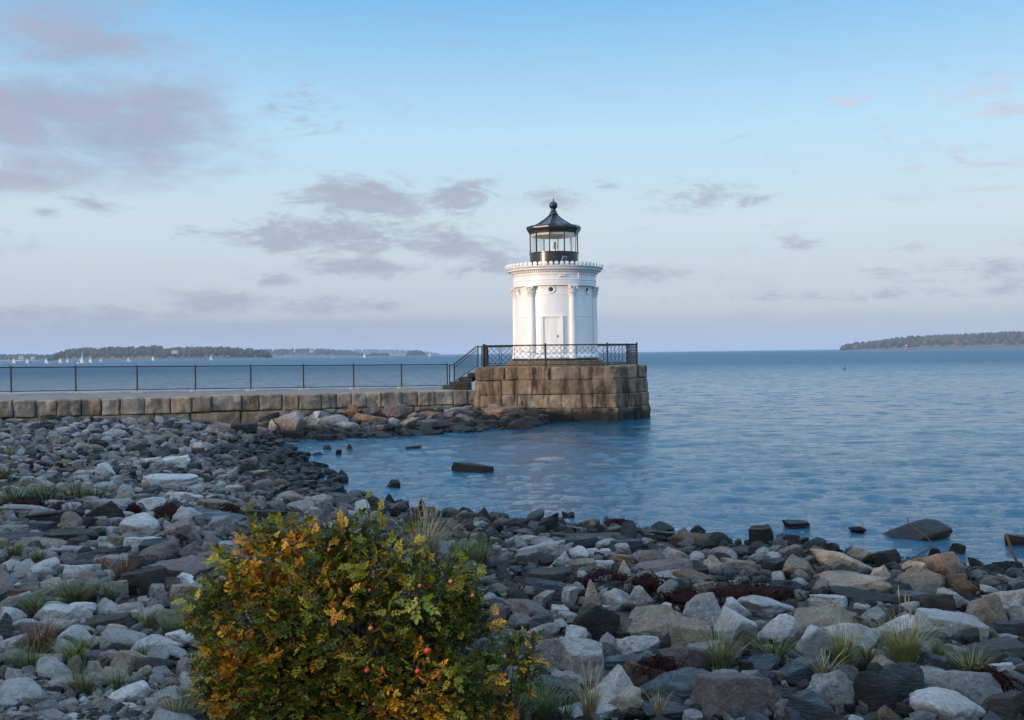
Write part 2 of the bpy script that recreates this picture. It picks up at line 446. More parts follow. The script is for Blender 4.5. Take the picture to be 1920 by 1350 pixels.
# ------------------------------------------------------------------ sea
def make_sea():
    az = np.concatenate([np.linspace(-math.pi, -0.72, 26)[:-1], np.linspace(-0.72, 0.72, 620), np.linspace(0.72, math.pi, 26)[1:]])
    r = np.concatenate([[0.5, 4.0, 8.0], np.arange(11.5, 62, 0.105), 62 * (15500 / 62) ** (np.linspace(0.002, 1, 150) ** 1.25)])
    A, R = np.meshgrid(az, r); X = R * np.sin(A); Y = R * np.cos(A); Z = np.zeros_like(X)
    fade = np.clip((70 - R) / 45, 0, 1) * (np.abs(A) < 0.72)
    rg = np.random.default_rng(5)
    for k in range(46):
        wl = 0.33 * (6.5 ** rg.random()); th = rad(rg.normal(190, 24)); kk = 2 * math.pi / wl
        amp = 0.0036 * wl ** 0.4 * (0.6 + rg.random())
        ph = rg.random() * 6.28
        arg = kk * (X * math.sin(th) + Y * math.cos(th)) + ph + 0.6 * np.sin(0.31 * X + 0.2 * Y + k)
        Z += amp * fade * np.clip((wl * 22 - R * 0.25) / 6, 0, 1) * (np.sin(arg) + 0.25 * np.sin(2 * arg + 1.3))
    # a couple of low swells that rise near the right-hand shore
    n, m = X.shape
    V = np.stack([X, Y, Z], -1).reshape(-1, 3)
    i = (np.arange(n - 1)[:, None] * m + np.arange(m - 1)[None, :]).ravel()
    F = np.stack([i, i + 1, i + m + 1, i + m], 1)
    mt, t, b = new_mat("sea_water")
    g = t.n.new("ShaderNodeNewGeometry").outputs["Position"]
    dist = t.vmath('LENGTH', g)
    big = t.noise(t.scalev(g, (0.03, 0.012, 1)), 1.0, 3)
    b.inputs["Base Color"].default_value = (0.008, 0.075, 0.135, 1)
    b.inputs["IOR"].default_value = 1.33
    n1 = t.noise(t.scalev(g, (0.55, 1.7, 1)), 4.6, 5, 0.66, 0.3)
    n2 = t.noise(t.scalev(g, (0.7, 1.7, 1)), 13.0, 4, 0.6)
    n3 = t.noise(t.scalev(g, (0.14, 0.45, 1)), 1.0, 5, 0.6)
    gust = t.mapr(t.noise(t.scalev(g, (0.02, 0.05, 1)), 1.0, 4, 0.55), 0.35, 0.65, 0.75, 1.25)
    h = t.math('ADD', t.math('MULTIPLY', n1, 0.15), t.math('MULTIPLY', n2, 0.08))
    h = t.math('ADD', h, t.math('MULTIPLY', n3, 0.14))
    cm = t.n.new("ShaderNodeAttribute"); cm.attribute_name = "calm"
    quiet = t.mapr(cm.outputs["Fac"], 0, 1, 1.0, 0.62)
    gust = t.math('MULTIPLY', gust, quiet)
    h = t.math('MULTIPLY', h, gust)
    bn = t.n.new("ShaderNodeBump"); bn.inputs["Distance"].default_value = 1.0; bn.inputs["Strength"].default_value = 0.85
    t._in(bn.inputs["Height"], h)
    # far off, where ripples are smaller than a pixel, tilt the surface by facet slopes instead of a height
    fn = t.n.new("ShaderNodeTexNoise"); fn.inputs["Detail"].default_value = 9; fn.inputs["Roughness"].default_value = 0.72
    fn.inputs["Scale"].default_value = 1.0; t.l.new(t.scalev(g, (0.7, 1.7, 1)), fn.inputs["Vector"])
    sl = t.vmath('SUBTRACT', fn.outputs["Color"], (0.5, 0.5, 0.5))
    sx, sy = t.sep(sl)[:2]
    fnrm = t.vmath('NORMALIZE', t.comb(t.math('MULTIPLY', sx, 1.4), t.math('MULTIPLY', sy, t.math('MULTIPLY', gust, 2.9)), 1.0))
    vm = t.n.new("ShaderNodeMix"); vm.data_type = 'VECTOR'
    t.l.new(t.mapr(dist, 16, 70, 0.42, 1.0), vm.inputs["Factor"]); t.l.new(bn.outputs[0], vm.inputs[4]); t.l.new(fnrm, vm.inputs[5])
    t.l.new(t.vmath('NORMALIZE', vm.outputs[1]), b.inputs["Normal"])
    # thin foam where ripples break among the stones
    sh = t.n.new("ShaderNodeAttribute"); sh.attribute_name = "shore"
    band = t.mapr(t.math('ABSOLUTE', t.math('ADD', sh.outputs["Fac"], 0.35)), 1.3, 0.0)
    fo = t.noise(t.scalev(g, (1.2, 2.6, 1)), 2.2, 7, 0.7, 1.2)
    fo = t.math('MULTIPLY', t.mapr(t.math('ADD', fo, t.math('MULTIPLY', band, 0.10)), 0.69, 0.76), t.mapr(band, 0, 0.4))
    t.l.new(t.mix(fo, (0.003, 0.060, 0.105), (0.5, 0.55, 0.6)), b.inputs["Base Color"])
    t.l.new(t.math('MAXIMUM', t.mapr(dist, 15, 250, 0.03, 0.42), t.math('MULTIPLY', fo, 0.7)), b.inputs["Roughness"])
    me = np_mesh("sea", V, F)
    S = np.full(len(V), -50.0); near = (R.ravel() < 62); S[near] = shore_dist(V[near, 0], V[near, 1])
    xx, yy = V[:, 0], V[:, 1]
    calm = np.clip((6.5 - xx + (45 - yy) * 0.06) / 3, 0, 1) * np.clip((46 - yy) / 2, 0, 1)
    me.attributes.new("calm", 'FLOAT', 'POINT').data.foreach_set("value", calm.astype(np.float32))
    me.attributes.new("shore", 'FLOAT', 'POINT').data.foreach_set("value", S.astype(np.float32))
    o = link_mesh("sea", me, mt)
    tag(o, "blue rippled sea reaching to the horizon", kind="structure")
    # sea bed below
    s = MB(); s.box((-300, -300, -3.0), (300, 300, -2.6)); 
    return o
make_sea()

# ------------------------------------------------------------------ stone blocks
def grid_box(n):
    """cube surface with n x n quads a side, as arrays in [-1,1]"""
    idx, V, F = {}, [], []
    def vid(p):
        k = tuple(int(round(q)) for q in p)
        if k not in idx: idx[k] = len(V); V.append([2 * q / n - 1 for q in k])
        return idx[k]
    for ax in range(3):
        for side in (0, n):
            u, v = (ax + 1) % 3, (ax + 2) % 3
            for i in range(n):
                for j in range(n):
                    q = []
                    for (a, b) in ((i, j), (i + 1, j), (i + 1, j + 1), (i, j + 1)):
                        p = [0, 0, 0]; p[ax] = side; p[u] = a; p[v] = b; q.append(vid(p))
                    F.append(q if side else q[::-1])
    return np.array(V, float), np.array(F)
GBV, GBF = grid_box(14)

def block(center, size, ang, seed, rough=0.03, rnd=0.10, bulge=0.03):
    """one rough hewn stone; returns verts (world) and faces"""
    h = np.array(size) / 2; P = GBV.copy()
    # rounded edges: pull in near the corners
    m = np.sort(np.abs(P), axis=1)
    w = np.sin(GBV * math.pi / 2) * 0.25 + GBV * 0.75
    P = w * h
    e = m[:, 1] ** 14
    P *= (1 - (rnd * 0.35 * e)[:, None] * np.array([min(1, .3 / h[0]), 1, 1]) )
    rs = np.random.default_rng(seed); off = rs.random(3) * 60
    q = P + off
    P[:, 1] -= np.where(GBV[:, 1] < -0.5, bulge * (1 - np.abs(GBV[:, 0]) ** 10) * (1 - np.abs(GBV[:, 2]) ** 10), 0)
    d = np.stack([vnoise(q * 2.3 + 7 * k) * 0.7 + vnoise(q * 6.1 + 3 * k) * 0.5 for k in range(3)], 1)
    P += d * rough * np.array([0.55, 1.7, 0.5])
    a = rs.normal(0, 0.012); ang = ang + a
    c, s = math.cos(ang), math.sin(ang)
    X = P[:, 0] * c - P[:, 1] * s + center[0]; Y = P[:, 0] * s + P[:, 1] * c + center[1]
    return np.stack([X, Y, P[:, 2] + center[2]], 1)

def wall_mesh(name, blocks, mat, parent):
    V, F, T = [], [], []; b = 0
    for i, (c, s, a, seed, r, rn, bu) in enumerate(blocks):
        v = block(c, s, a, seed, r, rn, bu); V.append(v); F.append(GBF + b); b += len(v)
        T.append(np.full(len(GBF) * 4, random.random()))
    me = np_mesh(name, np.concatenate(V), np.concatenate(F))
    at = me.attributes.new("stone", 'FLOAT', 'CORNER'); at.data.foreach_set("value", np.concatenate(T).astype(np.float32))
    me.set_sharp_from_angle(angle=rad(24))
    return link_mesh(name, me, mat, parent, True)

def stone_mat(name, a, b_, warm, streak=0.0, tide=0.5):
    m, t, b = new_mat(name)
    g = t.n.new("ShaderNodeNewGeometry").outputs["Position"]
    at = t.n.new("ShaderNodeAttribute"); at.attribute_name = "stone"; r = at.outputs["Fac"]
    n = t.noise(g, 2.2, 6, 0.62)
    c = t.mix(t.mapr(n, 0.3, 0.7), a, b_)
    c = t.mix(t.mapr(r, 0.45, 1.0, 0, 0.6), c, warm)
    tone = t.mapr(t.math('FRACT', t.math('MULTIPLY', r, 7.31)), 0, 1, 0.72, 1.18)
    c = t.mix(1.0, c, t.comb(tone, tone, tone), 'MULTIPLY')
    sp = t.noise(g, 60.0, 3, 0.7)
    c = t.mix(t.mapr(sp, 0.56, 0.68, 0, 0.4), c, tuple(x * 0.3 for x in a))
    x, y, z = t.sep(g)[:3]
    if streak:
        st = t.noise(t.comb(t.math('MULTIPLY', t.math('ADD', x, y), 1.9), t.math('MULTIPLY', t.math('SUBTRACT', x, y), 1.9), t.math('MULTIPLY', z, 0.45)), 1.0, 6, 0.66)
        c = t.mix(t.math('MULTIPLY', t.mapr(st, 0.47, 0.62), streak), c, (0.022, 0.018, 0.015))
        st2 = t.noise(t.comb(t.math('MULTIPLY', x, 1.1), t.math('MULTIPLY', y, 1.1), t.math('ADD', t.math('MULTIPLY', z, 0.7), 9.0)), 1.0, 5, 0.6)
        c = t.mix(t.math('MULTIPLY', t.mapr(st2, 0.50, 0.62), streak * 0.75), c, (0.12, 0.060, 0.032))
    zz = t.math('ADD', z, t.math('MULTIPLY', t.math('SUBTRACT', n, 0.5), 0.7))
    wf = t.mapr(zz, tide + 0.12, tide - 0.25)
    c = t.mix(t.math('MULTIPLY', wf, 0.93), c, (0.010, 0.010, 0.009))
    t.l.new(c, b.inputs["Base Color"]); b.inputs["Specular IOR Level"].default_value = 0.25
    t.l.new(t.mapr(wf, 0, 1, 0.88, 0.5), b.inputs["Roughness"])
    h = t.math('ADD', t.noise(g, 9.0, 8, 0.7), t.math('MULTIPLY', t.noise(g, 28.0, 4, 0.7), 0.4))
    bump(t, b, h, 0.16, 1.0)
    return m
M_PIER = stone_mat("pier_granite", (0.19, 0.15, 0.105), (0.46, 0.355, 0.24), (0.34, 0.21, 0.11), 0.85, 0.60)
M_CAUSE = stone_mat("causeway_granite", (0.27, 0.225, 0.18), (0.50, 0.42, 0.33), (0.48, 0.31, 0.17), 0.4, 0.30)
M_STEP = stone_mat("step_stone", (0.03, 0.028, 0.025), (0.075, 0.07, 0.06), (0.09, 0.08, 0.06), 0.3, -1)
M_PLINTH = stone_mat("plinth_stone", (0.30, 0.22, 0.13), (0.46, 0.35, 0.22), (0.40, 0.28, 0.15), 0.25, -1)
M_DECK = simple("worn_granite_top", (0.17, 0.135, 0.11), 0.9, var=0.25, scale=2.0)
M_CONC = simple("pale_concrete", (0.40, 0.36, 0.31), 0.9, var=0.2, scale=6.0)

def make_causeway():
    root = empty("causeway_wall", (-10, 41, 0), "long low wall of rough granite blocks running out to the lighthouse pier", "wall")
    ang = math.atan2(WD.y, WD.x); L = (WF1 - WF0).length
    rs = random.Random(4)
    widths = [36, 31, 32, 40, 37, 36, 45, 30, 27, 32, 30, 25, 28, 38, 27, 30, 28, 28, 34, 27, 28, 31, 27, 28, 36, 30, 26, 28]
    up, lo = [], []
    s = -8.0; i = 0
    while s < L - 0.1:
        t = s / L
        w = rs.uniform(0.62, 0.98) if rs.random() < 0.85 else rs.uniform(0.95, 1.2)
        w = min(w, L - s + 0.05)
        if L - (s + w) < 0.35: w = L - s
        c = WF0 + WD * (s + w / 2) + WNRM * (0.45 + rs.uniform(-0.05, 0.05))
        ztop = 1.60 - 0.12 * max(0, t) + rs.uniform(-0.025, 0.025); h = 0.66 - 0.0 * t
        up.append(((c.x, c.y, ztop - h / 2), (w - 0.012, 0.9, h), ang, 100 + i, 0.042, 0.12, 0.04)); s += w; i += 1
    s = -8.0
    while s < L - 0.1:
        t = max(0, s / L); w = rs.choice([0.8, 1.3, 2.1, 2.8]) * rs.uniform(0.85, 1.15); w = min(w, L - s + .01)
        c = WF0 + WD * (s + w / 2) + WNRM * (0.45 + 0.0)
        ztop = 0.93 - 0.12 * t
        lo.append(((c.x, c.y, ztop - 0.30), (w - 0.03, 0.86, 0.60), ang, 300 + i, 0.04, 0.12, 0.03)); s += w; i += 1
    s = -8.0
    while s < L - 0.1:
        t = max(0, s / L); w = rs.uniform(1.0, 2.2); w = min(w, L - s + .01)
        c = WF0 + WD * (s + w / 2) + WNRM * 0.42
        lo.append(((c.x, c.y, -0.12 - 0.12 * t), (w - 0.03, 0.95, 0.86), ang, 500 + i, 0.04, 0.12, 0.03)); s += w; i += 1
    wall_mesh("upper_course", up, M_CAUSE, root); wall_mesh("lower_course", lo, M_CAUSE, root)
    # walkway top: slightly crowned, rough
    m = MB(); n = 120; k = 14
    a0, a1 = WF0 - WD * 8, WF1; b0 = FN0 - (FN1 - FN0).normalized() * 8; b1 = FN1
    vs = []
    for i in range(n + 1):
        t = i / n; p, q = a0.lerp(a1, t) + WNRM * 0.35, b0.lerp(b1, t) + WNRM * 0.7
        tt = max(0.0, (t * (L + 8) - 8) / L)
        for j in range(k + 1):
            u = j / k; r = p.lerp(q, u)
            z0 = 1.585 - 0.12 * tt; z1 = 1.70 - 0.24 * tt
            z = z0 + (z1 - z0) * min(1, u * 1.4) + 0.025 * float(vnoise(np.array([[r.x * 1.7, r.y * 1.7, 3.0]]))[0])
            if j == 0: z -= 0.10
            vs.append((r.x, r.y, z))
    m.add(vs, [(i * (k + 1) + j, (i + 1) * (k + 1) + j, (i + 1) * (k + 1) + j + 1, i * (k + 1) + j + 1) for i in range(n) for j in range(k)])
    # far side drop to the water
    far = [vs[i * (k + 1) + k] for i in range(n + 1)]
    m.add(far + [(x, y, -1.5) for x, y, z in far], [(i, i + 1, n + 2 + i, n + 1 + i) for i in range(n)])
    m.build("walkway", M_DECK, root, smooth=40, world=True)
make_causeway()

PZ = 2.50
PIER = [(-1.62, 45.0), (4.65, 45.0), (6.40, 46.9), (6.40, 51.3), (4.65, 53.2), (-1.62, 53.2)]
def make_pier():
    root = empty("lighthouse_pier", (2.2, 49, 0), "stout stained granite block platform that carries the lighthouse", "pier")
    rs = random.Random(9); i = 0
    hs = [(1.91, 2.50), (1.24, 1.90), (0.60, 1.23), (-0.05, 0.59), (-0.75, -0.06)]
    names = ["coping_course", "second_course", "third_course", "tide_course", "footing_course"]
    for ci, (z0, z1) in enumerate(hs):
        off = ci * 0.055; blocks = []
        C = Vector((2.39, 49.1, 0))
        poly = [Vector((x, y, 0)) for x, y in PIER]
        for e in range(len(poly)):
            a, b = poly[e], poly[(e + 1) % len(poly)]
            d = (b - a).normalized(); nrm = Vector((d.y, -d.x, 0)); L = (b - a).length
            ext = off * 0.5
            a2 = a + nrm * off - d * ext; L2 = L + 2 * ext
            s = 0.0
            seq = []
            while s < L2 - 0.02:
                w = rs.uniform(0.6, 1.35) if ci else rs.choice([0.7, 1.3, 1.9])
                if rs.random() < 0.25: w *= 1.6
                if L2 - (s + w) < 0.45: w = L2 - s
                seq.append((s, w)); s += w
            for (s, w) in seq:
                c = a2 + d * (s + w / 2) - nrm * 0.42
                zt = rs.uniform(-0.012, 0.012)
                blocks.append(((c.x, c.y, (z0 + z1) / 2 + zt), (w - 0.002, 0.84, z1 - z0 + 0.016), math.atan2(d.y, d.x), 900 + i, 0.034 if ci else 0.045, 0.12, 0.03 + 0.02 * (ci == 0)))
                i += 1
        wall_mesh(names[ci], blocks, M_PIER, root)
    m = MB(); ins = 0.12; cx, cy = 2.39, 49.1
    P = [(cx + (x - cx) * 0.955, cy + (y - cy) * 0.955) for x, y in PIER]; n = len(P)
    m.add([(x, y, PZ - 0.02) for x, y in P] + [(x, y, -1.2) for x, y in P], [tuple(range(n))] + [(i, i + n, (i + 1) % n + n, (i + 1) % n) for i in range(n)])
    m.build("paving", M_DECK, root, world=True)
make_pier()

def make_steps():
    rt = empty("stone_steps", (-2.7, 48.6, 1.5), "dark stone stair climbing from the causeway to the pier top", "steps")
    for k in range(5):
        m = wall_mesh("step", [((-3.35 + k * 0.40 + 0.35 + (0.15 if k == 4 else 0), 48.0, 1.42 + 0.2 * (k + 0.5)), (0.70, 2.3, 0.21), 0, 700 + k, 0.02, 0.1, 0.0)], M_STEP, rt)
    for (dx, y, w) in ((0, 46.35, 0.5), (0.42, 46.28, 0.42)):
        wall_mesh("side_block", [((-2.55 + dx, y, 1.62 + 0.0), (w, 0.5, 0.42), 0.1, 730 + int(dx * 10), 0.03, 0.15, 0.02)], M_STEP, rt)
make_steps()

# ------------------------------------------------------------------ fences
M_IRON = simple("dark_iron", (0.022, 0.016, 0.014), 0.55, 0.3, var=0.4, scale=9.0)
M_BLKV = simple("black_coated_steel", (0.012, 0.012, 0.013), 0.5, 0.2, var=0.3, scale=9.0)

def lattice(m, a, b, z0a, z1a, z0b, z1b, pitch, r, n=3):
    """diagonal wires both ways on the panel a-b (xy), bottom and top heights at each end"""
    a = Vector(a); b = Vector(b); L = (b - a).length; d = (b - a) / L; H = z1a - z0a
    def pt(s, h):
        t = s / L; p = a + d * s; return Vector((p.x, p.y, (z0a + (z0b - z0a) * t) + h))
    N = int((L + H) / pitch) + 1
    for k in range(N + 1):
        for sg in (1, -1):
            s0 = k * pitch - H; s1 = k * pitch; h0, h1 = 0.0, H
            if s0 < 0: h0 = -s0; s0 = 0
            if s1 > L: h1 = H - (s1 - L); s1 = L
            if h1 - h0 < 0.02: continue
            if sg < 0: s0, s1 = L - s0, L - s1
            m.tube([pt(s0, h0), pt(s1, h1)], r, n, cap=False)

def make_causeway_fence():
    d = (FN1 - FN0).normalized(); L = (FN1 - FN0).length; bay = L / 8
    root = empty("chain_link_fence", (FN0.x, FN0.y, 1.6), "long black chain link fence on footings along the causeway", "fence")
    zt = lambda s: 2.83 + (2.62 - 2.83) * s / L
    zb = lambda s: 1.83 + (1.56 - 1.83) * s / L
    s0 = -3 * bay
    P = lambda s, z: (FN0.x + d.x * s, FN0.y + d.y * s, z)
    MB().tube([P(s0, zt(s0)), P(L, zt(L))], 0.024, 8).build("top_rail", M_BLKV, root, 40, True)
    MB().tube([P(s0, zb(s0)), P(L, zb(L))], 0.018, 8).build("bottom_rail", M_BLKV, root, 40, True)
    for k in range(-3, 9):
        s = k * bay if k >= 0 else k * bay
        s = min(max(s, s0 + .05), L)
        m = MB().tube([P(s, zb(s) - 0.20), P(s, zt(s) + 0.05)], 0.034, 10)
        m.lathe([(0.0, zt(s) + 0.075), (0.04, zt(s) + 0.06), (0.042, zt(s) + 0.03)][::-1], 10, P(s, 0)[:2])
        m.build("post", M_BLKV, root, 40, True)
        if k < 8:
            f = MB(); p = P(s, 0)
            M = Matrix.Translation((p[0], p[1], 0)) @ Matrix.Rotation(math.atan2(d.y, d.x), 4, 'Z')
            zz = zb(s) - 0.26
            f.add([M @ Vector(q) for q in ((-.24, -.22, zz), (.24, -.22, zz), (.24, .22, zz), (-.24, .22, zz), (-.20, -.18, zz + .22), (.20, -.18, zz + .22), (.20, .18, zz + .22), (-.20, .18, zz + .22))],
                  [(0, 3, 2, 1), (4, 5, 6, 7), (0, 1, 5, 4), (1, 2, 6, 5), (2, 3, 7, 6), (3, 0, 4, 7)])
            f.build("footing", M_CONC, root, None, True)
    m = MB(); lattice(m, P(s0, 0), P(L, 0), zb(s0), zt(s0), zb(L), zt(L), 0.115, 0.0068)
    m.build("wire_mesh", M_BLKV, root, None, True)
make_causeway_fence()

def make_stair_rail():
    root = empty("stair_railing", (-3.3, 49.6, 1.5), "iron handrail sloping up the stone stair with wire infill", "railing")
    Y = 49.8
    A = at_y(851, 683, Y); B = at_y(893, 650, Y); A2 = at_y(851, 716, Y); B2 = at_y(897, 684, Y)
    pre = at_y(841, 686, Y)
    MB().tube([pre, A, B, at_y(903, 650, Y)], 0.026, 8).build("handrail", M_IRON, root, 40, True)
    A3, B3 = at_y(851, 690, Y), at_y(893, 657, Y)
    MB().tube([A3, B3], 0.016, 8).build("mid_rail", M_IRON, root, 40, True)
    MB().tube([A2, B2], 0.02, 8).build("bottom_rail", M_IRON, root, 40, True)
    for (px, y0, y1) in ((843, 684, 725), (851.5, 682, 722), (896, 649, 690), (903.5, 649, 690)):
        MB().tube([at_y(px, y1, Y), at_y(px, y0 - 1, Y)], 0.034, 10).build("post", M_IRON, root, 40, True)
    m = MB(); n = 26
    for k in range(n + 7):
        for sg in (0, 1):
            t0 = (k - 6) / n; t1 = k / n
            h0, h1 = 0.0, 1.0
            if t0 < 0: h0 = -t0 * n / 6; t0 = 0
            if t1 > 1: h1 = 1 - (t1 - 1) * n / 6; t1 = 1
            if sg: h0, h1 = 1 - h0, 1 - h1
            p = A2.lerp(B2, t0).lerp(A.lerp(B, t0), h0); q = A2.lerp(B2, t1).lerp(A.lerp(B, t1), h1)
            m.tube([p, q], 0.005, 3, cap=False)
    m.build("wire_mesh", M_IRON, root, None, True)
make_stair_rail()

def make_pier_rail():
    root = empty("pier_railing", (2.2, 49, PZ), "rusty dark iron railing with diamond lattice round the lighthouse pier", "railing")
    poly = [(-1.30, 45.35), (4.40, 45.35), (5.98, 47.1), (5.98, 51.1), (4.5, 52.8), (-1.30, 52.8)]
    zt, zb = 3.51, 2.60
    for e in range(6):
        if e == 5: segs = [(Vector((-1.30, 52.8, 0)), Vector((-1.30, 49.9, 0))), (Vector((-1.30, 47.0, 0)), Vector((-1.30, 45.35, 0)))]
        else: segs = [(Vector((*poly[e], 0)), Vector((*poly[(e + 1) % 6], 0)))]
        for a, b in segs:
            L = (b - a).length
            MB().tube([(a.x, a.y, zt), (b.x, b.y, zt)], 0.030, 8).build("top_rail", M_IRON, root, 40, True)
            MB().tube([(a.x, a.y, zb), (b.x, b.y, zb)], 0.020, 8).build("bottom_rail", M_IRON, root, 40, True)
            n = max(2, round(L / 0.72)); n += n % 2
            for k in range(n + 1):
                p = a.lerp(b, k / n)
                if k in (0, n) or (n > 5 and k == n // 2 and e in (0, 3, 4)):
                    if k == n and not (e == 5): continue
                    m = MB().tube([(p.x, p.y, PZ - 0.04), (p.x, p.y, zt + 0.07)], 0.042, 8)
                    m.tube([(p.x, p.y, zt + 0.07), (p.x, p.y, zt + 0.09)], [0.05, 0.02], 8)
                    m.build("post", M_IRON, root, 40, True)
                elif k % 1 == 0:
                    MB().tube([(p.x, p.y, zb), (p.x, p.y, zt)], 0.015, 6).build("baluster", M_IRON, root, 40, True)
            m = MB(); lattice(m, a, b, zb, zt, zb, zt, 0.26, 0.007, 4)
            m.build("lattice", M_IRON, root, None, True)
make_pier_rail()
# ------------------------------------------------------------------ lighthouse
def white_paint():
    m, t, b = new_mat("white_paint")
    g = t.n.new("ShaderNodeNewGeometry").outputs["Position"]
    n = t.noise(t.scalev(g, (2, 2, 0.5)), 1.5, 6, 0.6)
    c = t.mix(t.mapr(n, 0.35, 0.7), (0.80, 0.79, 0.77), (0.70, 0.69, 0.67))
    st = t.noise(t.scalev(g, (9, 9, 0.7)), 1.0, 5, 0.7)
    c = t.mix(t.mapr(st, 0.56, 0.74, 0, 0.45), c, (0.50, 0.42, 0.33))
    ru = t.noise(t.scalev(g, (5, 5, 1.5)), 2.0, 7, 0.75)
    c = t.mix(t.mapr(ru, 0.66, 0.74, 0, 0.6), c, (0.28, 0.15, 0.08))
    t.l.new(c, b.inputs["Base Color"]); b.inputs["Roughness"].default_value = 0.38
    bump(t, b, t.noise(g, 12, 4), 0.01, 0.3)
    return m
M_WHITE = white_paint()
M_BLACK = simple("black_gloss_paint", (0.012, 0.012, 0.014), 0.28, 0.0, var=0.4, scale=5.0)
M_CREAM = simple("cream_ceiling", (0.62, 0.52, 0.40), 0.7)
M_DARKH = simple("dark_opening", (0.02, 0.018, 0.016), 0.6)
M_BAND = simple("tarred_base", (0.010, 0.013, 0.022), 0.6, var=0.5)
M_STEEL = simple("grey_metal", (0.35, 0.36, 0.37), 0.35, 0.8)
M_PV = simple("panel_glass", (0.012, 0.03, 0.10), 0.15)
def glass_mat():
    m, t, b = new_mat("window_glass")
    b.inputs["Base Color"].default_value = (0.9, 0.95, 0.95, 1); b.inputs["Roughness"].default_value = 0.02
    tr = t.n.new("ShaderNodeBsdfTransparent"); tr.inputs[0].default_value = (0.975, 0.985, 0.985, 1)
    gl = t.n.new("ShaderNodeBsdfGlossy"); gl.inputs["Roughness"].default_value = 0.03
    fr = t.n.new("ShaderNodeFresnel"); fr.inputs[0].default_value = 1.5
    mx = t.n.new("ShaderNodeMixShader")
    t.l.new(t.math('ADD', t.math('MULTIPLY', fr.outputs[0], 0.25), 0.0), mx.inputs[0])
    t.l.new(tr.outputs[0], mx.inputs[1]); t.l.new(gl.outputs[0], mx.inputs[2])
    o = [n for n in t.n if n.type == 'OUTPUT_MATERIAL'][0]; t.l.new(mx.outputs[0], o.inputs[0]); t.n.remove(b)
    return m
M_GLASS = glass_mat()

